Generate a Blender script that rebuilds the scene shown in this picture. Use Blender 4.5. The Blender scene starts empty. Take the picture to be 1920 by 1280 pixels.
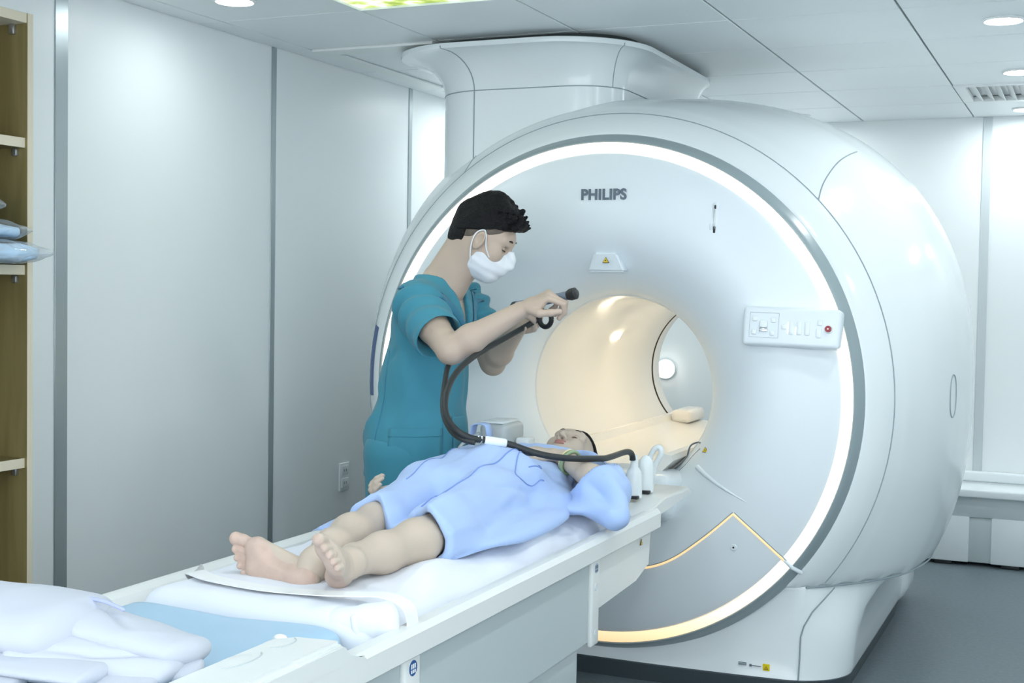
import bpy, bmesh, math, random
import numpy as np
from mathutils import Vector, Matrix, noise
from mathutils.bvhtree import BVHTree
random.seed(4)
SC = bpy.context.scene
COL = SC.collection
PI = math.pi

# ------------------------------------------------------------------ camera, world, exposure
CAM_POS = (1.676, -4.578, 1.45)
YAW, PITCH, ROLL, FOC = .4178, .0414, .0165, 2458.0
Fw = Vector((-math.sin(YAW)*math.cos(PITCH), math.cos(YAW)*math.cos(PITCH), -math.sin(PITCH)))
r_ = Vector((math.cos(YAW), math.sin(YAW), 0))
u_ = r_.cross(Fw)
r2 = math.cos(ROLL)*r_ + math.sin(ROLL)*u_
u2 = -math.sin(ROLL)*r_ + math.cos(ROLL)*u_
cd = bpy.data.cameras.new('camera')
cam = bpy.data.objects.new('camera', cd)
COL.objects.link(cam)
cam.matrix_world = Matrix(((r2.x, u2.x, -Fw.x, CAM_POS[0]), (r2.y, u2.y, -Fw.y, CAM_POS[1]),
                           (r2.z, u2.z, -Fw.z, CAM_POS[2]), (0, 0, 0, 1)))
cd.sensor_width = 36.0
cd.lens = FOC/1920*36.0
cd.clip_start = .05
SC.camera = cam
world = bpy.data.worlds.new('world')
SC.world = world
world.use_nodes = True
world.node_tree.nodes['Background'].inputs[0].default_value = (.90, .965, 1.02, 1)
world.node_tree.nodes['Background'].inputs[1].default_value = 2.55
VS = SC.view_settings
VS.view_transform = 'Standard'
VS.look = 'None'
VS.gamma = 1.0
VS.use_curve_mapping = False
VS.exposure = 0.76
LAMP_STRENGTH = 86.0       # the ceiling downlights (see downlights below)
LAMP_COLOR = (.935, .99, 1.01)
SKY_STRENGTH = .9         # lit picture panel in the ceiling
RING_STRENGTH = 1.9        # light ring round the scanner face
BORE_STRENGTH = 29.0       # lamps inside the bore

# ------------------------------------------------------------------ helpers
def link(o, parent=None, loc=None):
    COL.objects.link(o)
    if parent is not None:
        o.parent = parent
        o.matrix_parent_inverse = Matrix.Translation(-org(parent))
    return o
ORG = {}
def org(o):
    return ORG.get(o.name, Vector(o.location))
def tag(o, label=None, cat=None, group=None, kind=None):
    if label: o['label'] = label
    if cat: o['category'] = cat
    if group: o['group'] = group
    if kind: o['kind'] = kind
    return o
def thing(name, loc, label, cat, group=None):
    o = bpy.data.objects.new(name, None)
    o.location = loc
    o.empty_display_size = .1
    COL.objects.link(o)
    ORG[o.name] = Vector(loc)
    return tag(o, label, cat, group)
def mesh_obj(name, verts, faces, mat=None, parent=None, smooth=True, mats=None, fm=None):
    me = bpy.data.meshes.new(name)
    me.from_pydata([tuple(v) for v in verts], [], [tuple(f) for f in faces])
    return fin(name, me, mat, parent, smooth, mats, fm)
def fin(name, me, mat=None, parent=None, smooth=True, mats=None, fm=None):
    for m in (mats or ([mat] if mat else [])):
        me.materials.append(m)
    if fm is not None:
        me.polygons.foreach_set('material_index', np.asarray(fm, dtype=np.int32))
    me.polygons.foreach_set('use_smooth', np.full(len(me.polygons), bool(smooth)))
    me.update()
    o = bpy.data.objects.new(name, me)
    link(o, parent)
    if parent is not None and parent.name not in ORG and parent.type == 'MESH':
        o.matrix_parent_inverse = Matrix.Identity(4)
    return o
def bm_obj(name, bm, mat, parent=None, smooth=False):
    bmesh.ops.recalc_face_normals(bm, faces=bm.faces)
    me = bpy.data.meshes.new(name)
    bm.to_mesh(me); bm.free()
    o = fin(name, me, mat, parent, smooth)
    return o
def auto_smooth(o, ang=40):
    me = o.data
    me.polygons.foreach_set('use_smooth', np.full(len(me.polygons), True))
    try:
        me.set_sharp_from_angle(angle=math.radians(ang))
    except Exception:
        pass
    return o
def add_box(bm, lo, hi, bevel=0, seg=2, mat=None):
    lo = Vector(lo); hi = Vector(hi)
    r = bmesh.ops.create_cube(bm, size=1)
    c = (lo+hi)/2; s = hi-lo
    vs = r['verts']
    for v in vs:
        v.co = Vector((c.x+v.co.x*s.x, c.y+v.co.y*s.y, c.z+v.co.z*s.z))
    if bevel:
        es = list({e for v in vs for e in v.link_edges})
        rr = bmesh.ops.bevel(bm, geom=es, offset=min(bevel, min(s)*.49), segments=seg, profile=.5, affect='EDGES')
        vs = rr['verts']
    if mat is not None:
        for v in vs: v.co = mat @ v.co
    return vs
def box(name, lo, hi, mat, parent=None, bevel=.004, seg=2, M=None):
    bm = bmesh.new()
    add_box(bm, lo, hi, bevel, seg, M)
    o = bm_obj(name, bm, mat, parent, True)
    return auto_smooth(o)
def boxes(name, lst, mat, parent=None, bevel=.003):
    bm = bmesh.new()
    for lo, hi in lst: add_box(bm, lo, hi, bevel)
    return auto_smooth(bm_obj(name, bm, mat, parent, True))
def catmull(pts, n=12, closed=False):
    P = [Vector(p) for p in pts]; out = []
    N = len(P)
    for i in range(N if closed else N-1):
        if closed: a, b, c, d = P[i-1], P[i], P[(i+1) % N], P[(i+2) % N]
        else: a, b, c, d = P[max(i-1, 0)], P[i], P[i+1], P[min(i+2, N-1)]
        for k in range(n):
            t = k/n
            out.append(.5*((2*b)+(c-a)*t+(2*a-5*b+4*c-d)*t*t+(3*b-a-3*c+d)*t**3))
    if not closed: out.append(P[-1])
    return out
def tube_vf(pts, rad, seg=10, cap=True):
    P = [Vector(p) for p in pts]; n = len(P)
    R = rad if hasattr(rad, '__len__') else [rad]*n
    V = []; Fc = []
    t = (P[1]-P[0]).normalized()
    up = Vector((0, 0, 1)) if abs(t.z) < .9 else Vector((1, 0, 0))
    s = t.cross(up).normalized()
    for i in range(n):
        tt = (P[min(i+1, n-1)]-P[max(i-1, 0)])
        t = tt.normalized() if tt.length > 1e-9 else t
        s = (s-t*s.dot(t)).normalized(); w = t.cross(s)
        for k in range(seg):
            a = 2*PI*k/seg
            V.append(P[i]+(s*math.cos(a)+w*math.sin(a))*R[i])
    for i in range(n-1):
        for k in range(seg):
            k2 = (k+1) % seg
            Fc.append((i*seg+k, i*seg+k2, (i+1)*seg+k2, (i+1)*seg+k))
    if cap:
        Fc.append(tuple(range(seg))[::-1]); Fc.append(tuple((n-1)*seg+k for k in range(seg)))
    return V, Fc
def tube(name, pts, rad, mat, parent=None, seg=10):
    V, Fc = tube_vf(pts, rad, seg)
    return auto_smooth(mesh_obj(name, V, Fc, mat, parent), 50)
def tubes(name, lst, mat, parent=None, seg=8):
    V = []; Fc = []
    for pts, r in lst:
        v, f = tube_vf(pts, r, seg); k = len(V)
        V += v; Fc += [tuple(i+k for i in q) for q in f]
    return auto_smooth(mesh_obj(name, V, Fc, mat, parent), 50)
def lathe(name, prof, mat, parent=None, center=(0, 0, 0), axis='Y', seg=96, ang=40, closed=False):
    # prof: list of (radius, height along axis)
    V = []; Fc = []; n = len(prof); cx, cy, cz = center
    for (r, h) in prof:
        for k in range(seg):
            a = 2*PI*k/seg
            if axis == 'Y': V.append((cx+r*math.cos(a), cy+h, cz+r*math.sin(a)))
            elif axis == 'Z': V.append((cx+r*math.cos(a), cy+r*math.sin(a), cz+h))
            else: V.append((cx+h, cy+r*math.cos(a), cz+r*math.sin(a)))
    for i in range(n if closed else n-1):
        j = (i+1) % n
        for k in range(seg):
            k2 = (k+1) % seg
            Fc.append((i*seg+k, i*seg+k2, j*seg+k2, j*seg+k))
    o = mesh_obj(name, V, Fc, mat, parent)
    bm = bmesh.new(); bm.from_mesh(o.data)
    bmesh.ops.remove_doubles(bm, verts=bm.verts, dist=1e-6)
    bmesh.ops.recalc_face_normals(bm, faces=bm.faces)
    bm.to_mesh(o.data); bm.free()
    return auto_smooth(o, ang)
def text_mesh(name, s, size, mat, M, parent=None, bold=0.0, ext=.001, sx=1.0):
    cu = bpy.data.curves.new(name, 'FONT')
    cu.body = s; cu.size = size; cu.align_x = 'CENTER'; cu.align_y = 'CENTER'
    cu.extrude = ext; cu.offset = bold; cu.space_character = 1.06
    t = bpy.data.objects.new(name+'_tmp', cu)
    COL.objects.link(t)
    bpy.context.view_layer.update()
    me = bpy.data.meshes.new_from_object(t.evaluated_get(bpy.context.evaluated_depsgraph_get()))
    bpy.data.objects.remove(t)
    me.transform(Matrix.Diagonal((sx, 1, 1, 1)))
    me.transform(M)
    me.name = name
    me.materials.clear()
    return fin(name, me, mat, parent, False)

# ------------------------------------------------------------------ materials
MATS = {}
def pm(name, col, rough=.5, metal=0, bump=0, bscale=40, spec=.5, coat=0, var=0, vscale=3, emis=None, est=0, trans=0, alpha=1, sheen=0, sss=0):
    m = bpy.data.materials.new(name); m.use_nodes = True
    nt = m.node_tree; b = nt.nodes['Principled BSDF']
    c = (col[0], col[1], col[2], 1)
    b.inputs['Base Color'].default_value = c
    b.inputs['Roughness'].default_value = rough
    b.inputs['Metallic'].default_value = metal
    b.inputs['Specular IOR Level'].default_value = spec
    b.inputs['Coat Weight'].default_value = coat
    b.inputs['Sheen Weight'].default_value = sheen
    if sss:
        b.inputs['Subsurface Weight'].default_value = sss
        b.inputs['Subsurface Radius'].default_value = (.01, .004, .002)
    if trans: b.inputs['Transmission Weight'].default_value = trans
    if alpha < 1: b.inputs['Alpha'].default_value = alpha
    if emis:
        b.inputs['Emission Color'].default_value = (*emis, 1); b.inputs['Emission Strength'].default_value = est
    if var or bump:
        tc = nt.nodes.new('ShaderNodeTexCoord')
        n = nt.nodes.new('ShaderNodeTexNoise'); n.inputs['Scale'].default_value = vscale
        n.inputs['Detail'].default_value = 4
        nt.links.new(tc.outputs['Object'], n.inputs['Vector'])
        if var:
            r = nt.nodes.new('ShaderNodeMapRange')
            r.inputs[1].default_value = .3; r.inputs[2].default_value = .7
            r.inputs[3].default_value = 1-var; r.inputs[4].default_value = 1+var
            nt.links.new(n.outputs['Fac'], r.inputs[0])
            mx = nt.nodes.new('ShaderNodeVectorMath'); mx.operation = 'SCALE'
            mx.inputs[0].default_value = col[:3]
            nt.links.new(r.outputs[0], mx.inputs['Scale'])
            nt.links.new(mx.outputs[0], b.inputs['Base Color'])
        if bump:
            n2 = nt.nodes.new('ShaderNodeTexNoise'); n2.inputs['Scale'].default_value = bscale
            n2.inputs['Detail'].default_value = 5
            nt.links.new(tc.outputs['Object'], n2.inputs['Vector'])
            bp = nt.nodes.new('ShaderNodeBump'); bp.inputs['Strength'].default_value = bump
            bp.inputs['Distance'].default_value = .01
            nt.links.new(n2.outputs['Fac'], bp.inputs['Height'])
            nt.links.new(bp.outputs[0], b.inputs['Normal'])
    MATS[name] = m
    return m
def emit_mat(name, col, st):
    m = bpy.data.materials.new(name); m.use_nodes = True
    nt = m.node_tree; nt.nodes.clear()
    e = nt.nodes.new('ShaderNodeEmission'); o = nt.nodes.new('ShaderNodeOutputMaterial')
    e.inputs[0].default_value = (*col, 1); e.inputs[1].default_value = st
    nt.links.new(e.outputs[0], o.inputs[0])
    return m
M_wall = pm('wall_panel_white', (.855, .90, .905), .38, var=.012, vscale=1.2, spec=.35)
M_ceil = pm('ceiling_tile_metal', (.85, .90, .91), .42, spec=.4, var=.01)
M_dark = pm('joint_dark', (.035, .045, .045), .8)
M_joint = pm('ceiling_joint_grey', (.16, .185, .185), .7)
M_alu = pm('aluminium_strip', (.42, .48, .50), .32, metal=.55)
M_plastic = pm('white_gloss_plastic', (.80, .86, .875), .16, spec=.5, var=.006, vscale=2)
M_face = pm('face_cover_plastic', (.78, .85, .89), .30, spec=.45)
M_bore = pm('bore_liner_plastic', (.84, .83, .79), .24, spec=.5)
M_bezel = pm('grey_bezel', (.30, .37, .39), .3, spec=.5)
M_kick = pm('dark_grey_kick', (.055, .075, .085), .45)
M_seam = pm('seam_grey', (.30, .37, .40), .6)
M_table = pm('table_white_plastic', (.76, .79, .775), .3, spec=.4, var=.008)
M_tside = pm('table_side_plastic', (.50, .57, .58), .34, spec=.4)
M_logo = pm('logo_slate_grey', (.12, .16, .20), .4)
M_blk = pm('black_rubber', (.012, .014, .016), .42)
M_cable = pm('cable_dark_grey', (.025, .03, .032), .45, spec=.4)
M_red = pm('red_button', (.30, .02, .025), .35)
M_yel = pm('warning_yellow', (.80, .55, .03), .5)
M_yel2 = pm('label_yellow', (.85, .68, .0), .5)
M_blue_lbl = pm('label_blue', (.075, .13, .30), .5)
M_navy = pm('sticker_blue', (.02, .10, .32), .5)
M_wht = pm('print_white', (.85, .87, .88), .5)
M_steel = pm('bright_steel', (.5, .52, .53), .25, metal=.9)
M_glow = pm('groove_ring_glow', (.75, .50, .28), .5, emis=(1, .62, .3), est=.55)  # amber tint and weak emission stand in for ring light in the groove

# wood laminate: stretched grain along z
def wood(name, c1, c2):
    m = pm(name, c1, .5)
    nt = m.node_tree; b = nt.nodes['Principled BSDF']
    tc = nt.nodes.new('ShaderNodeTexCoord'); mp = nt.nodes.new('ShaderNodeMapping')
    mp.inputs['Scale'].default_value = (9, 9, .7)
    n = nt.nodes.new('ShaderNodeTexNoise'); n.inputs['Scale'].default_value = 3; n.inputs['Detail'].default_value = 6
    n.inputs['Distortion'].default_value = .6
    cr = nt.nodes.new('ShaderNodeValToRGB')
    cr.color_ramp.elements[0].position = .35; cr.color_ramp.elements[0].color = (*c2, 1)
    cr.color_ramp.elements[1].position = .65; cr.color_ramp.elements[1].color = (*c1, 1)
    nt.links.new(tc.outputs['Object'], mp.inputs[0]); nt.links.new(mp.outputs[0], n.inputs['Vector'])
    nt.links.new(n.outputs['Fac'], cr.inputs[0]); nt.links.new(cr.outputs[0], b.inputs['Base Color'])
    return m
M_wood = wood('oak_laminate', (.215, .175, .070), (.16, .128, .047))
M_edge = pm('oak_edge_band', (.66, .60, .46), .5, var=.03)

# mottled vinyl floor
M_floor = pm('vinyl_floor', (.14, .175, .195), .42, var=.10, vscale=55, spec=.35)

# ------------------------------------------------------------------ room
XL, XR, YF, YB, H = -1.4885, 3.0, -6.2, 3.15, 2.433
def quad(name, pts, mat, kind='structure'):
    o = mesh_obj(name, pts, [(0, 1, 2, 3)], mat, None, False)
    o['kind'] = kind
    return o
box('floor', (XL-.1, YF-.1, -.1), (XR+.1, YB+.1, 0), M_floor, None, 0)['kind'] = 'structure'
# left wall: sandwich panels 1.2 m wide with aluminium cover strips at the joints
joints = [-5.98, -4.78, -3.58, -2.38, -1.181, .052, 1.247, 2.45]
bm = bmesh.new()
ys = [YF]+joints+[YB]
for a, b in zip(ys[:-1], ys[1:]):
    add_box(bm, (XL-.05, a+.004, 0), (XL, b-.004, H+.05), 0)
add_box(bm, (XL-.1, YF, 0), (XL-.045, YB, H+.05), 0)
bm_obj('wall_left', bm, M_wall)['kind'] = 'structure'
bm = bmesh.new()
add_box(bm, (XL-.1, YB, 0), (1.10, YB+.1, H+.05), 0)
add_box(bm, (1.108, YB, 0), (XR+.1, YB+.1, H+.05), 0)
bm_obj('wall_back', bm, M_wall)['kind'] = 'structure'
# unseen right wall; its unglazed opening is added to let in fill light
boxes('wall_right', [((XR, YF, 0), (XR+.1, YB, .7)), ((XR, -3.4, .7), (XR+.1, YB, H+.05)), ((XR, YF, H-.06), (XR+.1, -3.4, H+.05))], M_wall, None, 0)['kind'] = 'structure'
# unseen front wall; its wide opening is added so world light reaches the scanner
boxes('wall_front', [((XL-.1, YF-.1, 0), (XR+.1, YF, .7)), ((XL-.1, YF-.1, .7), (XL+.15, YF, H+.05)), ((XR-.15, YF-.1, .7), (XR+.1, YF, H+.05))], M_wall, None, 0)['kind'] = 'structure'
for i, y in enumerate(joints):
    w = .030 if y < -1 else .017
    o = box('trim_%d' % (i+1), (XL, y-w, 0), (XL+.0045, y+w, H-.001), M_alu, None, .0015, 1)
    o['kind'] = 'structure'
o = box('trim_9', (1.104-.024, YB-.006, 0), (1.104+.024, YB, H-.001), pm('trim_light_grey', (.58, .64, .66), .4), None, .002, 1)
o['kind'] = 'structure'
o = box('baseboard_left', (XL, YF, 0), (XL+.012, YB, .09), M_alu, None, .003); o['kind'] = 'structure'

# ceiling: 600 mm metal tiles with open joints
bm = bmesh.new()
X0, Y0, T = -1.372, -1.063, .6
xl = [XL]+[X0+T*k for k in range(0, 8)]+[XR]
xl = [x for x in xl if x <= XR]
yl = [YF]+[Y0+T*k for k in range(-8, 7)]+[YB]
yl = sorted(v for v in set(yl) if YF <= v <= YB)
yl = [v for v in yl if v < YB-.35 or v == YB]
for i in range(len(xl)-1):
    for j in range(len(yl)-1):
        x0, x1, y0, y1 = xl[i], xl[i+1], yl[j], yl[j+1]
        if x0 > -.8 and x1 < -.15 and abs(y0-(Y0)) < .01:      # lit picture panel
            continue
        if x0 > 1.0 and x1 < 1.7 and abs(y0-(Y0+T*5)) < .02:   # air grille tile
            continue
        if x1-x0 < .02 or y1-y0 < .02: continue
        gx = .0042; gy = .0030
        add_box(bm, (x0+gx, y0+gy, H), (x1-gx, y1-gy, H+.02), .002, 1)
ceil = bm_obj('ceiling', bm, M_ceil)
ceil['kind'] = 'structure'
me = ceil.data
me.materials.append(M_dark)
nb = len(me.polygons)
bm = bmesh.new(); bm.from_mesh(me)
add_box(bm, (XL-.1, YF-.1, H+.03), (XR+.1, YB+.1, H+.1), 0)
bm.faces.ensure_lookup_table()
for f in bm.faces[nb:]: f.material_index = 1
bm.to_mesh(me); bm.free()
# white frame of the ceiling hatch beside the scanner column
bm = bmesh.new()
fx0, fx1, fy0, fy1 = -1.36, -.79, .14, 1.30
for lo, hi in (((fx0, fy0, H-.012), (fx1, fy0+.10, H)), ((fx0, fy1-.10, H-.012), (fx1, fy1, H)),
               ((fx0, fy0+.10, H-.012), (fx0+.07, fy1-.10, H)), ((fx1-.07, fy0+.10, H-.012), (fx1, fy1-.10, H))):
    add_box(bm, lo, hi, .004)
o = bm_obj('trim_10', bm, pm('hatch_white', (.84, .88, .87), .4)); o['kind'] = 'structure'

# ------------------------------------------------------------------ lights
M_lamp = emit_mat('downlight_glow', LAMP_COLOR, LAMP_STRENGTH)
M_lamp_dim = emit_mat('downlight_glow_dimmed', LAMP_COLOR, LAMP_STRENGTH*.5)
M_trimring = pm('lamp_trim_white', (.85, .88, .88), .4)
def downlight(x, y, label, dim=False):
    t = thing('downlight', (x, y, H), label, 'ceiling light', 'round downlights set in the ceiling tiles')
    if downlight.src is None:
        a = lathe('trim_ring', [(.060, .0), (.074, .0), (.076, -.004), (.066, -.009), (.060, -.004), (.060, .0)], M_trimring, None, axis='Z', seg=40)
        b = lathe('diffuser', [(.0001, -.006), (.03, -.0065), (.061, -.004)], M_lamp, None, axis='Z', seg=40)
        downlight.src = (a, b)
    else:
        a, b = (o.copy() for o in downlight.src)
        if dim:
            b.data = b.data.copy(); b.data.materials[0] = M_lamp_dim
        COL.objects.link(a); COL.objects.link(b)
    for o in (a, b):
        o.parent = t; o.matrix_parent_inverse = Matrix.Identity(4); o.location = (0, 0, 0)
    return t
downlight.src = None
downlight(1.346, .439, 'round ceiling downlight over the scanner right side, largest in the upper right corner')
downlight(1.342, 1.611, 'round ceiling downlight just in front of the white air grille')
downlight(1.315, 2.86, 'small round ceiling downlight behind the air grille at the right edge')
downlight(.121, 2.80, 'small round ceiling downlight seen just over the scanner back, near back wall')
downlight(-1.096, -.763, 'round ceiling downlight near the left wall at the top edge', True)
downlight(-1.096, 1.64, 'round ceiling downlight lying outside the picture or hidden in it')
for x, y in ((-1.096, 2.8), (2.55, 2.8), (.12, -1.9), (1.34, -1.9), (-1.096, -3.2), (1.34, -3.2), (2.55, -1.9), (2.55, -.7), (2.55, 1.7), (1.34, -.7), (.12, -5.6)):
    downlight(x, y, 'round ceiling downlight lying outside the picture or hidden in it')

# lit picture panel in the ceiling (tree crown against the light)
m = emit_mat('sky_picture', (.8, .9, .4), SKY_STRENGTH)
nt = m.node_tree
tc = nt.nodes.new('ShaderNodeTexCoord'); n = nt.nodes.new('ShaderNodeTexNoise')
n.inputs['Scale'].default_value = 14; n.inputs['Detail'].default_value = 8
cr = nt.nodes.new('ShaderNodeValToRGB')
cr.color_ramp.elements[0].position = .38; cr.color_ramp.elements[0].color = (.30, .42, .10, 1)
cr.color_ramp.elements[1].position = .6; cr.color_ramp.elements[1].color = (.80, .95, .78, 1)
e = cr.color_ramp.elements.new(.5); e.color = (.55, .68, .22, 1)
nt.links.new(tc.outputs['Object'], n.inputs['Vector']); nt.links.new(n.outputs['Fac'], cr.inputs[0])
nt.links.new(cr.outputs[0], nt.nodes['Emission'].inputs[0])
px0, px1, py0, py1 = X0+T, X0+2*T, Y0, Y0+T
t = thing('ceiling_picture_panel', ((px0+px1)/2, (py0+py1)/2, H), 'lit square ceiling panel with a yellow-green leaf picture', 'light panel')
box('picture', (px0+.012, py0+.012, H+.004), (px1-.012, py1-.012, H+.016), m, t, 0)
boxes('frame', [((px0, py0, H-.004), (px1, py0+.012, H+.02)), ((px0, py1-.012, H-.004), (px1, py1, H+.02)),
                ((px0, py0+.012, H-.004), (px0+.012, py1-.012, H+.02)), ((px1-.012, py0+.012, H-.004), (px1, py1-.012, H+.02))], M_ceil, t, .001)
# air grille
gx0, gx1, gy0, gy1 = X0+4*T, X0+5*T, Y0+5*T, Y0+6*T-.01
t = thing('air_grille', ((gx0+gx1)/2, (gy0+gy1)/2, H), 'white square air grille with angled blades in the ceiling', 'air vent')
boxes('frame', [((gx0+.004, gy0, H-.006), (gx1, gy0+.05, H+.02)), ((gx0+.004, gy1-.05, H-.006), (gx1, gy1, H+.02)),
                ((gx0+.004, gy0+.05, H-.006), (gx0+.054, gy1-.05, H+.02)), ((gx1-.05, gy0+.05, H-.006), (gx1, gy1-.05, H+.02))], M_trimring, t, .003)
box('backing_plate', (gx0+.02, gy0+.02, H+.022), (gx1-.02, gy1-.02, H+.029), M_trimring, t, 0)  # pale plate added behind the blades to lighten the gaps
for k in range(9):
    x = gx0+.085+k*.053
    R = Matrix.Translation((x, (gy0+gy1)/2, H+.006)) @ Matrix.Rotation(math.radians(38), 4, 'Y')
    box('blade', (-.022, -(gy1-gy0)/2+.045, -.002), (.022, (gy1-gy0)/2-.045, .002), M_trimring, t, .001, 1, R)

# ------------------------------------------------------------------ MRI scanner
RZ = 1.061; R0 = .93
scn = thing('mri_scanner', (0, .8, 0), 'large white ring-shaped MRI scanner with a glowing light ring and a ceiling column', 'MRI scanner')
FACE = [(.893, .018), (.888, .0), (.86, -.012), (.80, -.026), (.72, -.037), (.66, -.038), (.60, -.028), (.545, -.004), (.49, .038), (.445, .085), (.41, .135), (.385, .185), (.372, .235), (.366, .262)]
fr = sorted(FACE[1:])
def face_y(r):
    return float(np.interp(r, [a for a, b in fr], [b for a, b in fr]))
prof = []
for i in range(1, len(FACE)-2):
    a = [Vector((p[0], p[1], 0)) for p in (FACE[i-1], FACE[i], FACE[i+1], FACE[i+2])]
    for k in range(4):
        q = catmull(a, 4)[4+k]; prof.append((q.x, q.y))
lathe('face_cover', [(.9, .06)]+[FACE[0]]+prof+[FACE[-2], FACE[-1], (.366, .30)], M_face, scn, (0, 0, RZ), seg=160, ang=35)
# light ring: the LED strip is dimmer at the bottom of the ring
m = emit_mat('ring_light', (1, .9, .72), RING_STRENGTH)
nt = m.node_tree
tc = nt.nodes.new('ShaderNodeTexCoord'); sp = nt.nodes.new('ShaderNodeSeparateXYZ')
cr = nt.nodes.new('ShaderNodeValToRGB'); mr = nt.nodes.new('ShaderNodeMapRange')
nt.links.new(tc.outputs['Object'], sp.inputs[0])
mr.inputs[1].default_value = .10; mr.inputs[2].default_value = 1.1
nt.links.new(sp.outputs['Z'], mr.inputs[0])
cr.color_ramp.elements[0].position = .0; cr.color_ramp.elements[0].color = (.30, .185, .095, 1)
cr.color_ramp.elements[1].position = .5; cr.color_ramp.elements[1].color = (1, .93, .80, 1)
e = cr.color_ramp.elements.new(.16); e.color = (.55, .42, .27, 1)
nt.links.new(mr.outputs[0], cr.inputs[0]); nt.links.new(cr.outputs[0], nt.nodes['Emission'].inputs[0])
lathe('light_ring', [(.893, .016), (.905, .010), (.915, .006), (.9285, .004)], m, scn, (0, 0, RZ), seg=160)
lathe('bezel_ring', [(.928, .02), (.9285, .001), (.932, -.003), (.937, .0), (.948, .016), (.960, .040), (.965, .048), (.965, .09), (.93, .09)], M_bezel, scn, (0, 0, RZ), seg=160)
# barrel
BP = [(.044, .962), (.048, .972), (.060, .990), (.085, 1.018), (.12, 1.046), (.16, 1.073), (.2, 1.098), (.3, 1.145), (.4, 1.178), (.5, 1.202), (.6, 1.220), (.75, 1.240), (.9, 1.245), (1.1, 1.228), (1.3, 1.185), (1.5, 1.115), (1.7, 1.02), (1.83, .93), (1.9, .84)]
ZJ = .40
def sup(th):
    c, s = abs(math.cos(th)), abs(math.sin(th))
    n = 2.4
    return (c**n+(s/.955)**n)**(-1/n)
def barrel_r(y, th):
    r = float(np.interp(y, [a for a, b in BP], [b for a, b in BP]))
    w = min(max((y-.1)/.45, 0), 1); w = w*w*(3-2*w)
    return r*(1+(sup(th)-1)*w)
def barrel_pt(y, th, off=0):
    r = barrel_r(y, th)+off
    return Vector((r*math.cos(th), y, max(RZ+r*math.sin(th), ZJ-off)))
ysamp = []
for i in range(len(BP)-1):
    q = catmull([Vector((a, b, 0)) for a, b in BP[max(i-1, 0):i+3]], 4)
ysamp = sorted(set([a for a, b in BP]+[(BP[i][0]+BP[i+1][0])/2 for i in range(len(BP)-1)]+[.25, .35, .45, .55, .67, .82]))
# smooth profile
yy = np.array([a for a, b in BP]); rr = np.array([b for a, b in BP])
cs = catmull([Vector((a, b, 0)) for a, b in BP], 4)
BPy = [p.x for p in cs]; BPr = [p.y for p in cs]
def barrel_r(y, th):
    r = float(np.interp(y, BPy, BPr))
    w = min(max((y-.1)/.45, 0), 1); w = w*w*(3-2*w)
    return r*(1+(sup(th)-1)*w)
NT = 180
V = []; Fc = []
V += [Vector((.945*math.cos(2*PI*k/NT), .06, max(RZ+.945*math.sin(2*PI*k/NT), ZJ))) for k in range(NT)]
for y in BPy:
    V += [barrel_pt(y, 2*PI*k/NT) for k in range(NT)]
V += [Vector((.40*math.cos(2*PI*k/NT), 1.9, RZ+.40*math.sin(2*PI*k/NT))) for k in range(NT)]
n = len(BPy)+2
for i in range(n-1):
    for k in range(NT):
        k2 = (k+1) % NT
        Fc.append((i*NT+k, (i+1)*NT+k, (i+1)*NT+k2, i*NT+k2))
bar = mesh_obj('barrel_cover', V, Fc, M_plastic, scn)
bm = bmesh.new(); bm.from_mesh(bar.data)
bmesh.ops.remove_doubles(bm, verts=bm.verts, dist=1e-5)
bmesh.ops.dissolve_degenerate(bm, edges=bm.edges, dist=1e-5)
bmesh.ops.recalc_face_normals(bm, faces=bm.faces)
bm.to_mesh(bar.data); bm.free()
auto_smooth(bar, 42)
# base below the barrel
def outline(hw, yf, yb, rc, bow, n=26):
    # plan outline, rounded corners, front bowed back towards the corners
    P = []
    def corner(cx, cy, a0, a1, rr):
        for k in range(n+1):
            a = a0+(a1-a0)*k/n
            P.append((cx+rr*math.cos(a), cy+rr*math.sin(a)))
    corner(hw-rc, yb-rc, 0, PI/2, rc); corner(-hw+rc, yb-rc, PI/2, PI, rc)
    for k in range(1, 30): P.append((-hw, yb-rc+(yf+rc-yb+rc)*k/30))
    corner(-hw+rc, yf+rc, PI, 1.5*PI, rc)
    for k in range(1, 60): P.append((-hw+rc+(2*hw-2*rc)*k/60, yf))
    corner(hw-rc, yf+rc, 1.5*PI, 2*PI, rc)
    for k in range(1, 30): P.append((hw, yf+rc+(yb-rc-yf-rc)*k/30))
    return [(x, y+bow*(abs(x)/hw)**2.5*max(0, 1-(y-yf)/.5)) for x, y in P]
lev = [(.066, .905, .020, .22), (.09, .912, .030, .22), (.15, .915, .038, .2), (.22, .92, .043, .2), (.29, .935, .048, .2), (.34, .962, .05, .2), (.38, 1.0, .052, .2), (.402, 1.035, .055, .2), (.43, 1.0, .075, .2)]
V = []; Fc = []
for z, hw, yf, rc in lev:
    o = outline(hw, yf, 1.72, rc, .055)
    for x, y in o:
        lim = math.sqrt(max(float(np.interp(y, BPy, BPr))**2-(RZ-ZJ)**2, .01))-.006
        t = min(max((z-.20)/.17, 0), 1); t = t*t*(3-2*t)
        x2 = math.copysign(min(abs(x), lim), x)
        V.append((x+(x2-x)*t, y, z))
m_ = len(o)
for i in range(len(lev)-1):
    for k in range(m_):
        k2 = (k+1) % m_
        Fc.append((i*m_+k, i*m_+k2, (i+1)*m_+k2, (i+1)*m_+k))
Fc.append(tuple(range(m_))[::-1]); Fc.append(tuple((len(lev)-1)*m_+k for k in range(m_)))
base = auto_smooth(mesh_obj('base_cover', V, Fc, M_plastic, scn), 50)
V = []; Fc = []
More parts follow.
